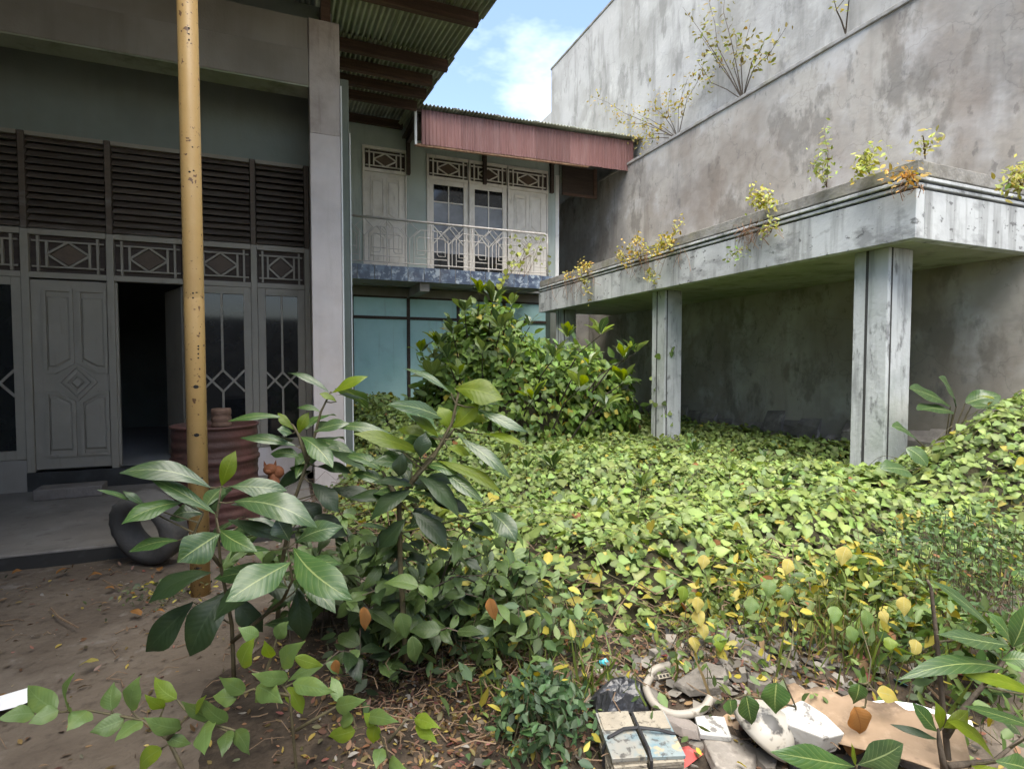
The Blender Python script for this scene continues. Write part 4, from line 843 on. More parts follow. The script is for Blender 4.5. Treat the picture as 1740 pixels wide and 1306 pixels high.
plant('big_leaf_sapling', 'long leaved sapling with a dark bare stem growing beside the torn cardboard', (1640, 1306),
      [[(1625, 1400, .05), (1612, 1300, .05), (1600, 1180, .02), (1592, 1090), (1582, 1000), (1576, 985)], [(1608, 1250, .03), (1640, 1200, .05), (1700, 1130, .1), (1722, 1100, .1)], [(1605, 1306), (1596, 1260), (1594, 1238)], [(1612, 1300), (1690, 1292, .05), (1740, 1250, .1)]],
      [((1690, 1074), (1582, 983), 26, Gy), ((1716, 1096), (1596, 1074), 36, Gy, .05), ((1720, 1100), (1748, 1025), 62, G, 0, 0, .7), ((1712, 1138), (1528, 1152), 36, G, .1), ((1764, 1182), (1638, 1144), 28, Li, .05), ((1592, 1242), (1552, 1194), 34, G, 0, 0, .7), ((1597, 1240), (1592, 1192), 24, Li, 0, 0, .8), ((1603, 1236), (1648, 1208), 30, Li, 0, 0, .7),
       ((1692, 1292), (1618, 1224), 34, Li, .05), ((1764, 1238), (1636, 1198), 26, G, .05), ((1596, 1256), (1515, 1227), 16, Dk), ((1700, 1120), (1760, 1120), 34, G), ((1690, 1292), (1760, 1310), 44, G), ((1650, 1300), (1740, 1330), 40, Li), ((1722, 1100), (1680, 1040), 34, G, 0, .1), ((1735, 1250), (1690, 1210), 32, Gy, 0, .1), ((1740, 1180), (1700, 1160), 30, Dk, 0, .2)], 1.75, r0=.011, ms='bark')
plant('seedling', 'two broad glossy leaves of a seedling rising in front of the white foam', (1470, 1340), [[(1462, 1420, .1), (1458, 1340, .05), (1455, 1300)]],
      [((1453, 1302), (1314, 1277), 48, G, .05, 0, .6), ((1457, 1298), (1536, 1263), 66, Gy, 0, 0, .7), ((1454, 1300), (1448, 1262), 14, Li)], 1.6, r0=.007)
# twining heart-leaf vine hanging over the foam block
plant('climbing_vine', 'thin vine with dark heart shaped leaves hanging over the white bowl', (1345, 1300), [[(1360, 1290, .3), (1352, 1200, .1), (1330, 1150), (1345, 1100, .1), (1350, 1050, .25)], [(1352, 1200, .1), (1268, 1180), (1236, 1190)], [(1400, 1250, .2), (1470, 1200, .1), (1480, 1120, .15), (1462, 1060, .25)]],
      [((1320, 1158), (1318, 1212), 44, G, 0, 0, .85), ((1268, 1180), (1278, 1232), 34, G, 0, 0, .85), ((1240, 1186), (1244, 1216), 30, G, 0, 0, .85), ((1452, 1200), (1465, 1250), 40, 'orange_leaf', 0, .05, .8), ((1430, 1255), (1470, 1275), 34, 'orange_leaf', 0, .1, .7), ((1460, 1160), (1450, 1195), 34, G, 0, .1, .8), ((1490, 1175), (1530, 1190), 26, 'yellow_leaf', 0, .1, .6)], 1.85, shape='ovate', r0=.004, face=.8)
# low pale-leaved shoots in the left foreground
A, B = 'shoot_leaf', 'shoot_leaf_lime'
plant('leafy_shoot', 'low arching twig of pale oval leaves across the bare ground near the paper scrap', (330, 1306),
      [[(330, 1500, .1), (322, 1330, .02), (285, 1255), (240, 1222), (150, 1206), (60, 1212), (10, 1218)], [(285, 1255), (310, 1225), (335, 1200)], [(322, 1330, .02), (290, 1262), (275, 1270)]],
      [((96, 1206), (44, 1163), 38, A), ((120, 1202), (116, 1148), 38, A), ((60, 1212), (-6, 1222), 28, A), ((100, 1206), (48, 1228), 28, A), ((150, 1206), (114, 1238), 36, A), ((190, 1206), (194, 1158), 34, A), ((223, 1206), (231, 1152), 36, A), ((212, 1221), (152, 1243), 32, A), ((242, 1223), (194, 1257), 32, A), ((300, 1187), (260, 1149), 28, B), ((278, 1203), (245, 1182), 22, B),
       ((308, 1236), (245, 1219), 28, A), ((356, 1221), (308, 1192), 28, A), ((350, 1226), (347, 1282), 40, A), ((284, 1250), (326, 1263), 20, A), ((276, 1270), (233, 1310), 30, B), ((386, 1226), (343, 1184), 26, A), ((386, 1241), (376, 1284), 26, 'shrub_leaf'), ((400, 1240), (424, 1282), 28, 'shrub_leaf'), ((330, 1205), (350, 1180), 18, B)], 1.62, shape='ovate', face=.62, fold=.18, r0=.006)
plant('leafy_shoot', 'upright twig with pale oval leaves standing in front of the big leaved sapling', (505, 1290),
      [[(505, 1400, .1), (503, 1300, .05), (492, 1180), (470, 1150), (430, 1140), (412, 1130)], [(492, 1180), (430, 1170), (395, 1185)], [(503, 1240, .02), (575, 1198), (600, 1188)]],
      [((404, 1183), (360, 1182), 28, A), ((416, 1176), (372, 1150), 28, A), ((436, 1166), (478, 1194), 38, A), ((410, 1132), (432, 1084), 34, B), ((462, 1117), (449, 1088), 20, B), ((478, 1132), (508, 1094), 34, A), ((500, 1116), (550, 1132), 20, B), ((497, 1160), (568, 1176), 30, A), ((490, 1165), (514, 1213), 28, B), ((490, 1152), (428, 1144), 26, A), ((575, 1192), (562, 1148), 22, A), ((570, 1199), (614, 1190), 28, A), ((455, 1160), (430, 1195), 30, A), ((440, 1080), (405, 1065), 24, A), ((470, 1085), (490, 1055), 26, 'shrub_leaf')], 1.75, shape='ovate', face=.65, fold=.18, r0=.006)
plant('leafy_shoot', 'small twig with bright lime oval leaves near the weeds by the book bundle', (665, 1300),
      [[(668, 1400, .1), (665, 1300, .03), (640, 1228), (605, 1238)], [(660, 1260), (690, 1222), (708, 1222)]],
      [((604, 1240), (556, 1251), 28, B), ((622, 1216), (674, 1226), 24, A), ((640, 1228), (618, 1210), 22, B), ((640, 1231), (634, 1265), 26, B), ((704, 1221), (744, 1236), 22, B), ((706, 1230), (740, 1260), 22, B), ((650, 1270), (640, 1302), 24, A), ((600, 1215), (575, 1230), 24, A), ((662, 1290), (690, 1306), 22, A)], 1.75, shape='ovate', face=.65, fold=.18, r0=.005)
# dark shrub under the tall sapling: individual leaves on arching stems
SH = empty('dark_leaved_shrub', tuple(atz(700, 1190, 0)), 'bushy shrub with many drooping dark oval leaves below the tall sapling', 'shrub')
base = atz(700, 1165, 0)
lm = []
for k in range(10):
    L = 1.0; me, _ = leaf_mesh((0, 0, 0), (0, 1, 0), .46+.06*math.sin(k), (0, 0, 1), random.uniform(.05, .25), 'ovate', random.uniform(.1, .35), ['shrub_leaf', 'shrub_leaf', 'shrub_leaf', 'big_leaf_dark', 'shoot_leaf'][k % 5]); lm.append(me)
def put_leaf(parent, p, tipd, nrm, L, me):
    t = np.array(tipd, float); t /= np.linalg.norm(t); n = np.array(nrm, float); n -= t*(n@t); n /= np.linalg.norm(n); s = np.cross(t, n)
    o = bpy.data.objects.new('leaf', me); COL.objects.link(o); o.parent = parent
    M = Matrix(((s[0], t[0], n[0], 0), (s[1], t[1], n[1], 0), (s[2], t[2], n[2], 0), (0, 0, 0, 1))) @ Matrix.Scale(L, 4)
    M.translation = Vector(p)-parent.location; o.matrix_local = M; return o
def grow(parent, root, mu, sd, yr, dr, stems, per, pool, size, sp=.3):
    for k in range(stems):
        px = random.gauss(mu, sd); py = random.uniform(*yr)+abs(px-mu)*.4; tip = atd(px, py, random.uniform(*dr)); bb = root+np.array([random.uniform(-sp, sp), random.uniform(-.05, .35), 0])
        mid = (tip+bb)/2+np.array([0, 0, .12]); pts = [bb, (bb+mid)/2+np.array([0, 0, .05]), mid, (mid+tip)/2+np.array([0, 0, .05]), tip]; MB().tube(pts, [.005, .0045, .004, .003, .002], 5).build('stem', 'bark', parent)
        for j in range(per):
            u = random.uniform(.2, 1)*4; i = min(int(u), 3); p = pts[i]*(1-(u-i))+pts[i+1]*(u-i); an = random.uniform(0, 6.28)
            put_leaf(parent, p, (math.cos(an), math.sin(an)-.3, random.uniform(-1.1, .15)), (random.gauss(0, .3), -.45+random.gauss(0, .3), .8), random.uniform(*size), random.choice(pool))
grow(SH, base, 715, 85, (845, 1080), (2.15, 2.75), 32, 9, lm, (.085, .15))
lm2 = [m for m in lm if m.materials[0].name in ('shrub_leaf', 'shoot_leaf')]; lm3 = [m for m in lm if m.materials[0].name == 'shoot_leaf']*2+[m for m in lm if m.materials[0].name == 'shrub_leaf']
S2 = empty('dark_leaved_shrub', tuple(atz(590, 1085, 0)), 'leafy shrub filling the gap between the yellow post and the tall sapling', 'shrub')
grow(S2, atz(590, 1075, 0), 585, 70, (850, 1010), (2.7, 3.3), 26, 9, lm3, (.09, .15))
S3 = empty('pale_leaved_shrub', tuple(atz(850, 1110, 0)), 'pale oval leaved straggling shrub at the front edge of the vine carpet', 'shrub')
grow(S3, atz(850, 1100, 0), 860, 70, (880, 1090), (2.3, 3.0), 28, 8, lm3, (.07, .12))
for (b_, t_, w_, m_) in (((618, 1030), (620, 1072), 20, 'orange_leaf'), ((832, 1015), (842, 1055), 20, 'orange_leaf'), ((570, 1120), (575, 1145), 16, 'orange_leaf'), ((680, 1040), (690, 1085), 30, 'shrub_leaf'), ((700, 1080), (705, 1130), 26, 'shrub_leaf')):
    leaf_px(SH, b_, t_, w_, 2.1, 0, .85, .1, m_, 'ovate')

# yellowing vine leaves singled out at the front lip
YV = empty('yellowing_vine', tuple(atz(1190, 1130, .05)), 'vine tendril with big yellow heart leaves at the edge of the rubbish heap', 'vine')
b = MB()
for (c_, r_, m_) in (((1183, 1028), 15, 'yellow_leaf'), ((1190, 1050), 15, 'yellow_leaf'), ((1192, 1072), 14, 'yellow_leaf'), ((1435, 945), 17, 'yellow_leaf'), ((1195, 955), 13, 'yellow_leaf'), ((1340, 963), 14, 'yellow_leaf'), ((1225, 1092), 16, B), ((1175, 1095), 14, 'yellow_leaf'), ((1160, 1010), 15, B), ((1535, 1030), 17, 'yellow_leaf'), ((1560, 1100), 14, 'yellow_leaf'), ((1500, 1048), 11, 'yellow_leaf'), ((1420, 1045), 15, A), ((1470, 1052), 17, A), ((1445, 1078), 16, A), ((1510, 1095), 14, B), ((1280, 1030), 16, A), ((1310, 1000), 16, A), ((1340, 1008), 15, A)):
    d_ = 2.75 if c_[1] < 1000 else 2.35; _, p = leaf_px(YV, (c_[0]+random.randint(-4, 4), c_[1]-r_), (c_[0]+random.randint(-8, 8), c_[1]+r_), r_*1.5, d_, .03, .7, .1, m_, 'ovate', .2)
    g = p+np.array([random.uniform(-.1, .1), random.uniform(0, .15), -.2]); g[2] = max(g[2], .03); MB().tube([g, (p+g)/2+np.array([0, .03, .03]), p], .0022, 4, False).build('stem', 'stem_green', YV)

# dark soil patch; shade under the shrubs put into its colour
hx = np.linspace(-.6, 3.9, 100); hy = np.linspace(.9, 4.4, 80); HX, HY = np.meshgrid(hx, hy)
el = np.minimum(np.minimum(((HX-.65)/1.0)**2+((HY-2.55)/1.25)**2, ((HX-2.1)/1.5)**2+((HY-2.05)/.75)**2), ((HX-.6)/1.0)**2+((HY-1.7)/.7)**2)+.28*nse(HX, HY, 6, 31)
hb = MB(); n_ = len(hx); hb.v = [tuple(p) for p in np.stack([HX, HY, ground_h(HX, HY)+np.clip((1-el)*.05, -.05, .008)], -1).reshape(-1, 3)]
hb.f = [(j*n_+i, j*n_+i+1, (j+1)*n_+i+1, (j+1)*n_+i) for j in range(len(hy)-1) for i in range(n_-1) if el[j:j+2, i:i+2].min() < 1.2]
tag(hb.build('shaded_soil', 'shaded_soil', smooth=True), kind='structure')
# ================================================================== RUBBISH HEAP
def local(b, name, m, px, py, z, rot=(0, 0, 0), label=None, cat=None, group=None, bevel=0, smooth=False, off=(0, 0, 0)):
    p = atz(px, py, z); o = b.build(name, m, None, smooth=smooth, bevel=bevel, loc=tuple(p+np.array(off)), rot=rot)
    return tag(o, label, cat, group)
def hz(px, py, z=.12):                  # heap height under a pixel
    for _ in range(6): p = atz(px, py, z); z = float(ground_h(p[0], p[1]))
    return z
# tied bundle of old books
z = hz(1085, 1275); p = atz(1085, 1290, z); BB = empty('book_bundle', (p[0], p[1], z), 'mouldy bundle of old magazines tied with a black strap', 'books'); BB.rotation_euler = (.06, 0, -.30)
def kid(b, name, m, par, loc=(0, 0, 0), rot=(0, 0, 0), **k): o = b.build(name, m, None, **k); o.parent = par; o.location = loc; o.rotation_euler = rot; return o
for sx, n in ((-.075, 9), (.075, 8)):
    zz = .0; BB.scale = (.88, .88, .88)
    for k in range(n):
        t = random.uniform(.010, .017); w_ = .066+random.uniform(-.004, .004); l_ = .125+random.uniform(-.006, .006)
        kid(MB().box(-w_, w_, -l_, l_, 0, t), 'book', 'page_edge' if k < n-1 else 'book_cover', BB, (sx+random.uniform(-.004, .004), random.uniform(-.006, .006), zz), (0, 0, random.uniform(-.05, .05)), bevel=.002); zz += t+.0008
    kid(MB().box(-.064, .064, .02, .12, 0, .004), 'cover', 'page_edge', BB, (sx, 0, zz), (.02, 0, 0))
st_ = MB(); hgt = zz+.012
st_.tube([(-.15, -.02, 0), (-.152, -.02, hgt*.6), (-.13, -.02, hgt), (-.06, .01, hgt+.008), (0, .015, hgt+.006), (.08, -.005, hgt+.006), (.14, -.01, hgt-.01), (.152, -.01, hgt*.5), (.152, -.01, 0)], .0065, 6)
st_.tube([(.004, -.135, 0), (.004, -.135, hgt*.9), (.004, -.1, hgt+.006), (.0, .1, hgt+.006), (0, .135, hgt*.8), (0, .136, 0)], .006, 6); kid(st_, 'strap', 'strap_black', BB)
# corrugated grey conduit
def conduit(pts_px, name, label, r=.016):
    P_ = [atz(q[0], q[1], hz(q[0], q[1])+q[2]) for q in pts_px]; fine = []
    for i in range(len(P_)-1):
        p0, p1, p2, p3 = P_[max(i-1, 0)], P_[i], P_[i+1], P_[min(i+2, len(P_)-1)]
        for u in np.linspace(0, 1, 12, endpoint=False): fine.append(.5*(2*p1+(p2-p0)*u+(2*p0-5*p1+4*p2-p3)*u*u+(3*p1-p0-3*p2+p3)*u**3))
    fine.append(P_[-1]); c = np.mean(fine, 0); rr = [r*(1+.05*(i % 2)) for i in range(len(fine))]
    o = MB().tube([q-c for q in fine], rr, 10).build(name, 'pvc_grey', None, smooth=True, loc=tuple(c)); return tag(o, label, 'pipe')
conduit([(1105, 1150, .04), (1098, 1168, .045), (1112, 1196, .04), (1140, 1212, .03), (1172, 1212, .03), (1196, 1202, .035), (1208, 1184, .05)], 'bent_pipe', 'grey plastic pipe bent in a half ring among the rubble')
conduit([(1104, 1145, .03), (1118, 1135, .04), (1138, 1130, .03)], 'pipe_offcut', 'short grey pipe elbow lying above the bent pipe', .017)
conduit([(1144, 1124, .03), (1154, 1112, .04), (1158, 1096, .03)], 'pipe_offcut', 'short upright grey pipe offcut beside the cracked slab', .015)
# white things
o = local(MB().box(-.055, .055, -.05, .05, 0, .022), 'foam_slab', 'foam_white', 1210, 1240, hz(1210, 1240)+.012, (.1, .03, -.5), 'clean white foam slab lying flat beside the bowl', 'foam', bevel=.004)
z = hz(1290, 1245); bo = MB(); pr = []
for k in range(13): t = math.pi/2*k/12; pr.append((.105*math.cos(t)+.001, .115*math.sin(t)))
bo.lathe([(.09, .0), (.098, .0)]+pr, 0, 0, 30); local(bo, 'bowl', 'bowl_white', 1292, 1262, z+.01, (.25, .55, 0), 'dirty white plastic bowl tipped upside down with black soot marks', 'bowl', smooth=True, off=(0, 0, .03))
fm = MB(); rs = random.Random(5)
fp = [(-.10, -.06), (.02, -.075), (.105, -.02), (.08, .06), (-.03, .085), (-.11, .03)]
fm.add([(x, y, 0) for x, y in fp]+[(x*.9+rs.uniform(-.01, .01), y*.9, .07+rs.uniform(-.025, .03)) for x, y in fp]+[(0, 0, .085)], [(5, 4, 3, 2, 1, 0)]+[(i, (i+1) % 6, (i+1) % 6+6, i+6) for i in range(6)]+[(i+6, (i+1) % 6+6, 12) for i in range(6)])
local(fm, 'foam_chunk', 'foam_white', 1365, 1248, hz(1365, 1248)+.05, (.35, .25, -.6), 'broken white foam chunk leaning between the bowl and the cardboard', 'foam', bevel=.006)
# cardboard: a creased torn sheet
cb = MB(); nx_, ny_ = 14, 8; L_, W_ = .56, .25; k0 = 0
for top in (0, 1):
    for j in range(ny_+1):
        for i in range(nx_+1):
            u, v = i/nx_, j/ny_; jag = .02*math.sin(i*2.3)*(j == ny_)+.012*math.sin(j*3.7)*(i == 0)
            cb.v.append((u*L_-.31, v*W_-.15+jag, .05*math.sin(u*2.2)+.018*abs(v-.45)+.004*math.sin(u*11+v*6)-.004*top))
N1 = (nx_+1)*(ny_+1); q = lambda i, j: j*(nx_+1)+i
for j in range(ny_):
    for i in range(nx_): cb.f += [(q(i, j), q(i+1, j), q(i+1, j+1), q(i, j+1)), (N1+q(i, j+1), N1+q(i+1, j+1), N1+q(i+1, j), N1+q(i, j))]
for i in range(nx_): cb.f += [(q(i, 0), N1+q(i, 0), N1+q(i+1, 0), q(i+1, 0)), (q(i+1, ny_), N1+q(i+1, ny_), N1+q(i, ny_), q(i, ny_))]
for j in range(ny_): cb.f += [(q(0, j+1), N1+q(0, j+1), N1+q(0, j), q(0, j)), (q(nx_, j), N1+q(nx_, j), N1+q(nx_, j+1), q(nx_, j+1))]
local(cb, 'cardboard_sheet', 'cardboard', 1490, 1245, hz(1490, 1245)+.08, (.18, .03, -.92), 'torn tan cardboard sheet lying on the rubbish', 'cardboard', smooth=True)
pp = MB(); pp.add([(-.16, 0, 0), (-.05, .012, .004), (.08, .0, .0), (.17, .02, -.004), (.17, .05, 0), (.1, .035, .012), (0, .052, .008), (-.1, .03, .006)], [(0, 1, 6, 7), (1, 2, 5, 6), (2, 3, 4, 5)])
local(pp, 'paper_strip', 'paper_white', 1560, 1215, hz(1560, 1215)+.10, (.2, .05, -.85), 'torn white paper strip sticking out behind the cardboard edge', 'paper')
# paper scrap on the left
pp = MB(); pp.add([(-.14, -.06, 0), (.02, -.075, .006), (.13, -.02, .0), (.05, .07, .01), (-.12, .06, .004)], [(0, 1, 2, 3, 4)])
local(pp, 'paper_scrap', 'paper_white', 22, 1190, .045, (0, 0, .2), 'white paper scrap lying on the bare ground', 'paper')
# black plastic bag
pb_ = MB(); blob(pb_, (0, 0, .03), (.14, .10, .07), 22, 14)
pb_.v = [(x*(1+.22*math.sin(9*y*7+z*40)), y*(1+.2*math.sin(x*55)), max(0, z+.016*math.sin(x*60+y*43))) for x, y, z in pb_.v]
local(pb_, 'rubbish_bag', 'plastic_black', 1055, 1205, hz(1055, 1205), (0, 0, .4), 'crumpled black plastic bag behind the tied magazines', 'bag')
pb2 = MB(); pb2.v = [(x*.75, y*.7, z*.8) for x, y, z in pb_.v]; pb2.f = list(pb_.f)
local(pb2, 'rubbish_bag', 'plastic_black', 1350, 1285, hz(1350, 1285), (0, 0, 1.4), 'crumpled black plastic bag tucked below the white bowl', 'bag')
for k, (px, py, s_, lb) in enumerate(((1026, 1130, 1.0, 'crumpled turquoise plastic wrapper at the left edge of the rubbish'), (1102, 1066, .7, 'little turquoise bottle cap piece among the weeds above the bent pipe'))):
    w_ = MB(); blob(w_, (0, 0, .012), (.035*s_, .018*s_, .014*s_), 12, 8); w_.v = [(x*(1+.3*math.sin(y*200)), y, max(0, z+.006*math.sin(x*180))) for x, y, z in w_.v]
    local(w_, 'plastic_wrapper', 'plastic_teal', px, py, hz(px, py)+.02, (0, .2, .3+k), lb, 'wrapper')
# cracked slab, long stone, tape, planks and stick
def chunk(sx, sy, sz, seed):
    r = random.Random(seed); b = MB(); n = 7; ring = []
    for i in range(n): a = 2*math.pi*i/n+r.uniform(-.25, .25); q = r.uniform(.7, 1.1); ring.append((math.cos(a)*sx*q, math.sin(a)*sy*q))
    b.add([(x, y, 0) for x, y in ring]+[(x*r.uniform(.78, .98), y*r.uniform(.78, .98), sz*r.uniform(.7, 1.1)) for x, y in ring], [tuple(range(n-1, -1, -1)), tuple(range(n, 2*n))]+[(i, (i+1) % n, (i+1) % n+n, i+n) for i in range(n)]); return b
local(chunk(.15, .09, .03, 3), 'cracked_slab', 'concrete_chunk', 1195, 1160, hz(1195, 1160)+.02, (.12, -.05, .2), 'flat cracked grey concrete slab above the bent pipe', 'concrete slab', bevel=.004)
local(chunk(.055, .19, .06, 4), 'long_stone', 'concrete_chunk', 1262, 1110, hz(1262, 1110), (.05, .1, .15), 'long worn grey stone lying under the yellow vine leaves', 'stone', bevel=.012)
local(chunk(.16, .12, .04, 9), 'cracked_slab', 'concrete_chunk', 1240, 1290, hz(1240, 1290), (.03, .06, .5), 'broad dusty concrete slab in front of the white bowl', 'concrete slab', bevel=.005)
local(chunk(.06, .11, .03, 12), 'plank_offcut', 'block_grey', 1150, 1232, hz(1150, 1232)+.01, (0, .05, .35), 'short weathered plank offcut beside the magazine bundle', 'plank', bevel=.003)
tp = MB().box(-.028, .028, -.009, .009, 0, .012); z = hz(1127, 1150); q = atz(1127, 1150, z+.05); T_ = empty('cassette', tuple(q), 'little pale cassette strip with three dark slots beside the pipe elbow', 'cassette'); T_.rotation_euler = (.6, 0, -.1)
kid(tp, 'case', 'page_edge', T_)
for i in (-1, 0, 1): kid(MB().box(-.005, .005, -.005, .005, .0122, .0135), 'slot', 'black_paint', T_, (i*.016, 0, 0))
a_, b_ = atz(1462, 1058, .22), atz(1606, 1196, .09); tag(MB().tube([np.zeros(3), (b_-a_)*.5+np.array([0, 0, .006]), b_-a_], [.005, .006, .006], 6).build('stick', 'twig', None, loc=tuple(a_)), 'straight dry brown stick slanting above the torn cardboard', 'stick')
a_, b_ = atz(1160, 1232, .2), atz(1110, 1290, .14)
rg = MB(); rg.add([(-.06, -.03, 0), (.05, -.04, .01), (.07, .03, 0), (-.04, .04, .012), (0, 0, .03)], [(0, 1, 4), (1, 2, 4), (2, 3, 4), (3, 0, 4)])
local(rg, 'rag', 'red_cloth', 1165, 1285, hz(1165, 1285)+.005, (0, 0, .3), 'faded red rag beside the magazine bundle', 'rag')
rg2 = MB(); rg2.v = [(x*.5, y*.6, z) for x, y, z in rg.v]; rg2.f = list(rg.f)
local(rg2, 'rag', 'red_cloth', 1082, 1178, hz(1082, 1178)+.02, (0, 0, 1.3), 'small faded red rag beside the black bag', 'rag')
# loose rubble
spots = [(1120, 1170), (1150, 1180), (1175, 1175), (1215, 1190), (1235, 1175), (1250, 1200), (1165, 1250), (1185, 1270), (1205, 1268), (1230, 1140), (1290, 1165), (1310, 1150), (1200, 1120), (1230, 1095), (1140, 1095), (1175, 1300), (1300, 1300), (1270, 1130), (1070, 1155), (1035, 1165), (1045, 1150), (1330, 1190), (1290, 1080), (1250, 1060), (1215, 1070), (1320, 1100), (1120, 1120), (1190, 1140), (1160, 1150), (1340, 1130), (1010, 1200), (1015, 1145)]
chm = [chunk(.045, .032, .03, 20+k).mesh('rubble', 'concrete_chunk') for k in range(6)]
for k, (px, py) in enumerate(spots):
    p = atz(px, py, hz(px, py)); o = bpy.data.objects.new('rubble_chunk', chm[k % 6]); COL.objects.link(o); o.location = (p[0], p[1], p[2]-.004); s_ = random.uniform(.5, 1.25); o.scale = (s_, s_, s_*random.uniform(.7, 1.2)); o.rotation_euler = (random.uniform(-.3, .3), random.uniform(-.3, .3), random.uniform(0, 6))
    tag(o, 'fist sized broken concrete lump in the rubbish heap', 'rubble', 'loose rubble lumps in the heap')
# litter: crumbs, dead leaves, twigs ------------------------------
N = 12000; x = np.concatenate([rng.normal(1.75, .5, N//4), rng.uniform(-3, 4.2, N//4), rng.normal(.75, .38, N//2)]); y = np.concatenate([rng.normal(1.85, .35, N//4), rng.uniform(1.1, 5.0, N//4), rng.normal(2.45, .5, N//2)])
k = (y < 5) & ~((x < .2) & (y > 4.98)); x, y = x[k], y[k]; N = len(x)
cc = np.array([.16, .10, .055])*rng.uniform(.35, 1.5, (N, 1))*(1+rng.normal(0, .15, (N, 3))); cc[rng.random(N) < .07] = (.34, .26, .07); cc[rng.random(N) < .06] = (.30, .28, .25)
dl = leaf_cloud('leaf_litter', np.stack([x, y, ground_h(x, y)+rng.uniform(.004, .02, N)], -1), rng.normal(0, .35, (N, 3))+np.array([0, 0, 1.]), rng.uniform(.012, .045, N), np.clip(cc, .01, 1), None, OVAL)
tag(dl, 'scattered dry brown leaf litter and crumbs on the bare ground', 'leaf litter', kind='stuff')
n = 520; x = rng.normal(1.85, .42, n); y = rng.normal(1.8, .26, n); c = np.array([.24, .22, .19])*rng.uniform(.25, 1.3, (n, 1)); k = rng.random(n); c[k < .02] = (.06, .2, .24); c[(k > .05) & (k < .075)] = (.24, .07, .055); c[(k > .1) & (k < .3)] = (.03, .03, .032); c[(k > .3) & (k < .38)] = (.42, .28, .16)
SCR = (np.array([(-.4, 0, 0), (.5, -.1, .08), (.42, .7, .02), (.05, .95, .12), (-.5, .6, .03)]), [(0, 1, 2, 3, 4)])
tag(leaf_cloud('rubbish_scraps', np.stack([x, y, ground_h(x, y)+rng.uniform(.006, .03, n)], -1), rng.normal(0, .4, (n, 3))+np.array([0, 0, 1.]), rng.uniform(.015, .065, n), np.clip(c, .01, 1), None, SCR), 'torn paper and plastic scraps strewn through the rubbish heap', 'rubbish', kind='stuff')
b = MB()
for k in range(900):
    x_, y_ = (random.gauss(1.0, .5), random.gauss(2.3, .4)) if k % 3 else (random.uniform(-2.6, 1.5), random.uniform(1.4, 4.9))
    an = random.uniform(0, 6.28); L = random.uniform(.03, .16); z_ = float(ground_h(np.array(x_), np.array(y_)))+.006+(abs(random.gauss(0, .08)) if k % 3 else 0)
    b.tube([(x_, y_, z_), (x_+math.cos(an)*L*.5, y_+math.sin(an)*L*.5, z_+random.uniform(0, .02)), (x_+math.cos(an+.3)*L, y_+math.sin(an+.3)*L, z_)], random.uniform(.0012, .003), 4, False)
tag(b.build('twig_litter', 'twig'), 'thin broken twigs strewn over the soil', 'twigs', kind='stuff')
for pts, lb in (([(86, 1032), (100, 1048), (133, 1066)], 'thin forked dry twig lying on the bare soil by the porch'), ([(175, 985), (205, 1000)], 'short dark twig lying below the porch edge')):
    P_ = [atz(*q, .03) for q in pts]; tag(MB().tube([p-P_[0] for p in P_], [.004, .006, .004][:len(P_)], 5).build('fallen_twig', 'twig', None, loc=tuple(P_[0])), lb, 'twig')
me, og = leaf_mesh(atz(168, 1122, .045), atz(134, 1128, .045), .05, (0, 0, 1), .2, 'ovate', .4, 'yellow_leaf'); tag(link('fallen_leaf', me, None, loc=Vector(og)), 'fallen yellow leaf lying on the bare soil', 'leaf')
for k, (px, py) in enumerate(((185, 970), (95, 975), (195, 1000), (262, 1040), (240, 1045), (300, 985), (230, 1010), (20, 975), (150, 980), (270, 970))):
    p = atz(px, py, .025); me, og = leaf_mesh(p, p+np.array([random.uniform(-.08, .08), random.uniform(-.06, .06), .012]), .045, (0, 0, 1), .3, 'ovate', .5, 'orange_leaf'); tag(link('dry_leaf', me, None, loc=Vector(og)), 'curled dry brown leaf on the soil before the porch', 'leaf', 'dry leaves before the porch')

# ================================================================== WEEDS ON WALLS AND BALCONY
def wall_plant(name, label, root, tips, plane, ymat='bark', N=60, size=(.05, .1), cols=(.30, .30, .06), spread=.12, group=None, from_u=.4, r=.012):
    """branches from a root pixel to tip pixels, all just in front of the wall plane x=plane"""
    R0 = atx(*root, plane); o = empty(name, tuple(R0), label, 'plant', group); b = MB(); P_ = []
    for t in tips:
        T = atx(*t, plane-random.uniform(.05, .3)); mid = (R0+T)/2+np.array([-.1, random.uniform(-.1, .1), random.uniform(-.05, .12)])
        pts = [R0, (R0+mid)/2+np.array([0, 0, .03]), mid, (mid+T)/2+rng.normal(0, .03, 3), T]; MB().tube(pts, [r, r*.8, r*.6, r*.45, r*.25], 5).build('stem', ymat, o)
        for k in range(max(3, N//len(tips))):
            u = random.uniform(from_u, 1.0)*4; i = min(int(u), 3); P_.append(pts[i]*(1-u+i)+pts[i+1]*(u-i)+rng.normal(0, spread, 3)*np.array([.6, 1, 1]))
    P_ = np.array(P_); n = len(P_)
    c = np.array(cols)*rng.uniform(.55, 1.3, (n, 1))*(1+rng.normal(0, .1, (n, 3)))
    tag(leaf_cloud('foliage', P_, rng.normal(0, .6, (n, 3))+np.array([-.6, -.4, .5]), rng.uniform(*size, n), np.clip(c, .01, 1), o, OVAL), kind='stuff'); return o
wall_plant('ledge_shrub', 'tall thin shrub with bare branches rooted in the middle of the wall ledge', (1262, 170), [(1185, 105), (1160, 12), (1205, 5), (1232, -20), (1275, 40), (1300, 65), (1335, 48), (1190, 60), (1250, 60)], 7.4, N=300, size=(.06, .12), cols=(.17, .16, .03), spread=.10, from_u=.45, r=.011)
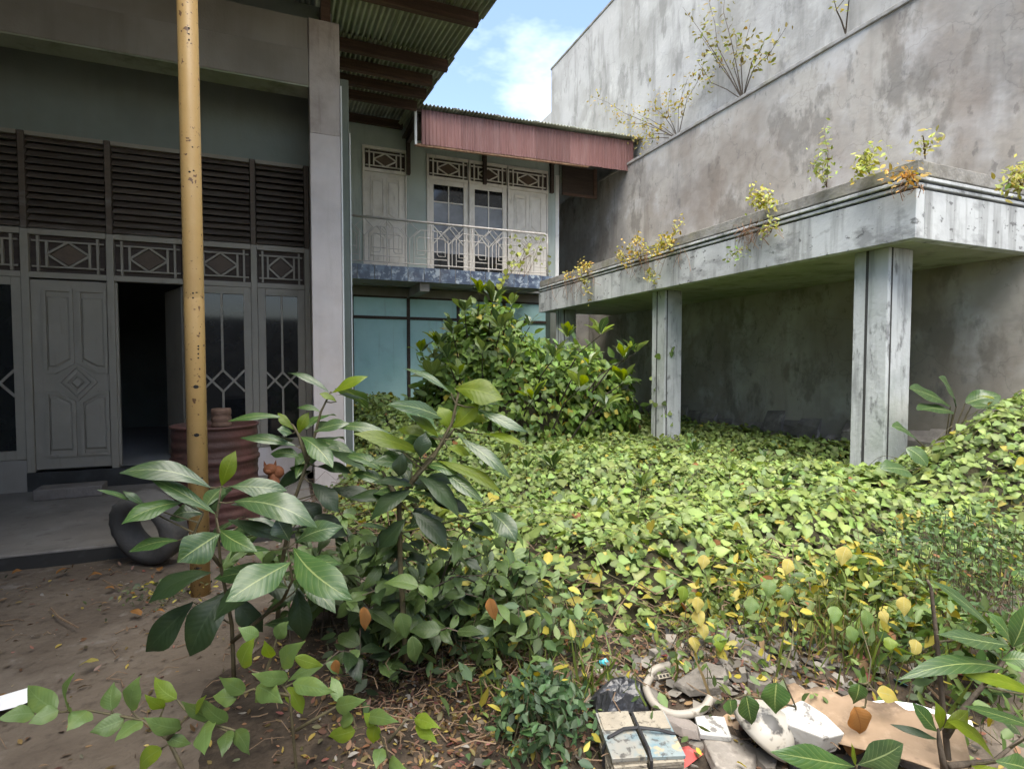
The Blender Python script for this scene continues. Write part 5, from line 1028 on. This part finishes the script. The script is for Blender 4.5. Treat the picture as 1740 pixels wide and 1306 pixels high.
wall_plant('ledge_shrub', 'yellow leaved shrub leaning towards the maroon eave from the wall ledge', (1152, 236), [(1000, 162), (1045, 205), (1075, 190), (1110, 165), (1140, 150), (1170, 130), (1195, 110), (1090, 225), (1060, 235)], 7.4, N=420, size=(.05, .11), cols=(.25, .21, .03), spread=.12, from_u=.4, r=.009)
wall_plant('ledge_shrub', 'small bare shrub on the highest stretch of wall ledge', (1437, 58), [(1415, -10), (1440, -20), (1452, -15)], 7.4, N=26, size=(.06, .1), spread=.08, r=.012)
wd = 'small yellow green weed sprouting from the carport parapet'; wg = 'weeds along the carport parapet'
wlab = ['tall thin upright green weed on the carport parapet', 'bushy yellow green weed on the parapet near the carport corner', 'orange leaved weed clinging to the grooves at the carport corner', 'tiny weed on the very top of the carport corner', "leafy weed on the parapet of the carport's short front side", 'yellow weed tuft above the trailing reddish runners on the carport', 'large yellow orange weed on the parapet above the middle pillar', 'orange tinged weed with upright shoots on the parapet beside the largest yellow weed', 'yellow weed at the parapet end next to the blue tiled balcony', 'dark green sprig stuck on the plain carport fascia', 'small weed hanging on the fascia below the balcony end of the parapet', 'weed hanging from the fascia grooves beside the middle pillar', 'low weed hanging on the fascia below the trailing reddish runners', 'short pale weed between the two orange tinged parapet weeds']
for wl_, (root, tips, N, c) in zip(wlab, (((1405, 318), [(1403, 212), (1408, 250), (1400, 270)], 70, (.22, .26, .06)), ((1478, 296), [(1470, 290), (1490, 262), (1503, 275), (1485, 270)], 90, (.28, .30, .05)), ((1545, 296), [(1530, 292), (1555, 302), (1560, 285)], 50, (.42, .26, .05)), ((1572, 270), [(1565, 250), (1580, 252)], 30, (.26, .26, .06)), ((1735, 325), [(1720, 290), (1738, 285), (1745, 300), (1725, 320)], 90, (.30, .30, .06)),
                         ((1300, 355), [(1278, 325), (1295, 318), (1315, 330), (1322, 345), (1305, 335)], 110, (.32, .31, .06)), ((1140, 425), [(1128, 400), (1145, 380), (1155, 375), (1120, 420), (1110, 430)], 120, (.36, .30, .05)), ((1090, 440), [(1075, 420), (1085, 405), (1095, 410), (1060, 450)], 90, (.36, .28, .05)), ((1000, 465), [(985, 455), (995, 445), (960, 470), (1005, 450)], 80, (.38, .30, .06)), ((1262, 425), [(1250, 440), (1275, 420)], 22, (.16, .2, .05)), ((1000, 490), [(995, 480), (1005, 505)], 30, (.28, .27, .06)), ((1110, 470), [(1115, 485), (1105, 462)], 40, (.28, .27, .06)), ((1310, 395), [(1300, 398), (1325, 396)], 24, (.24, .25, .05)), ((1060, 440), [(1052, 425), (1062, 420)], 30, (.34, .28, .06)))):
    wall_plant('parapet_weed', wl_, root, tips, 5.21 if root[0] < 1560 else 5.3, 'twig', int(N*1.7), (.03, .075), c, .05, wg, .15, .005)
b = MB(); E_ = empty('hanging_root', tuple(atx(1290, 345, 5.2)), 'tangle of dry reddish runners trailing down the carport fascia', 'root')
for k in range(110):
    px = random.choice([1275, 1300, 1120, 1080, 1140, 985, 1285, 1560, 1295, 1100, 960]); x0 = px+random.uniform(-25, 25); yl = np.interp(px, [915, 1553], [500, 320]); P0 = atx(x0, yl-12+random.uniform(-10, 10), 5.19); P1 = atx(x0+random.uniform(-28, 14), yl+random.uniform(2, 28), 5.20); b.tube([P0, (P0+P1)/2+rng.normal(0, .03, 3)-np.array([.02, 0, 0]), P1], .003, 4, False)
tag(b.build('runners', 'rust_wood', E_), kind='stuff')
HV = empty('hanging_vine', tuple(aty(848, 470, 11.15)), 'vine with yellow green heart leaves hanging below the blue tiled balcony edge', 'vine')
b = MB(); P_ = [aty(x, y, 11.1) for x, y in ((900, 410), (885, 440), (862, 460), (850, 485), (848, 510), (852, 540), (845, 570))]; b.tube(P_, .005, 4, False); b.build('stem', 'stem_green', HV)
Q = np.concatenate([np.array(P_[i])*(1-u)+np.array(P_[i+1])*u+rng.normal(0, .05, (1, 3)) for i in range(6) for u in np.linspace(0, 1, 6)])
tag(leaf_cloud('foliage', Q, rng.normal(0, .3, (len(Q), 3))+np.array([-.3, -1, .2]), rng.uniform(.07, .12, len(Q)), np.array([.30, .33, .07])*rng.uniform(.7, 1.2, (len(Q), 1)), HV, tipdir=np.tile([0., 0, -1], (len(Q), 1))), kind='stuff')
RV = empty('railing_vine', tuple(aty(895, 440, 11.2)), 'sparse climbing vine tangled in the right end of the balcony railing', 'vine')
n = 46; Q = np.array([aty(random.uniform(862, 935), random.uniform(400, 462), 11.2) for _ in range(n)]); Q = np.array([q for q in Q if True])
tag(leaf_cloud('foliage', Q, rng.normal(0, .5, (n, 3))+np.array([-.2, -1, .3]), rng.uniform(.05, .10, n), np.array([.22, .25, .08])*rng.uniform(.6, 1.2, (n, 1)), RV), kind='stuff')
b = MB()
for k in range(9): p0, p1 = aty(random.uniform(850, 900), 470, 11.18), aty(random.uniform(880, 940), random.uniform(400, 440), 11.2); MB().tube([p0, (p0+p1)/2+rng.normal(0, .08, 3)*np.array([1, .2, 1]), p1], .004, 4, False).build('stem', 'twig', RV)
PV = empty('pillar_creeper', tuple(atx(1135, 700, 5.45)), 'few creeper leaves climbing the middle carport pillar', 'vine')
Q = np.array([atx(x, y, 5.44) if x < 1128 else aty(x, y, 7.04) for x, y in ((1122, 605), (1140, 598), (1143, 590), (1108, 680), (1116, 690), (1128, 688), (1140, 700), (1132, 705), (1112, 660), (1143, 720), (1106, 640))])
tag(leaf_cloud('foliage', Q, np.tile([-.6, -.8, .2], (len(Q), 1))+rng.normal(0, .3, (len(Q), 3)), rng.uniform(.06, .11, len(Q)), vine_cols(len(Q), 0, .4), PV), kind='stuff')
MB().tube([Q[3], Q[4], Q[5], Q[7]], .003, 4, False).build('stem', 'twig', PV); MB().tube([Q[0], Q[1], Q[2]], .003, 4, False).build('stem', 'twig', PV)
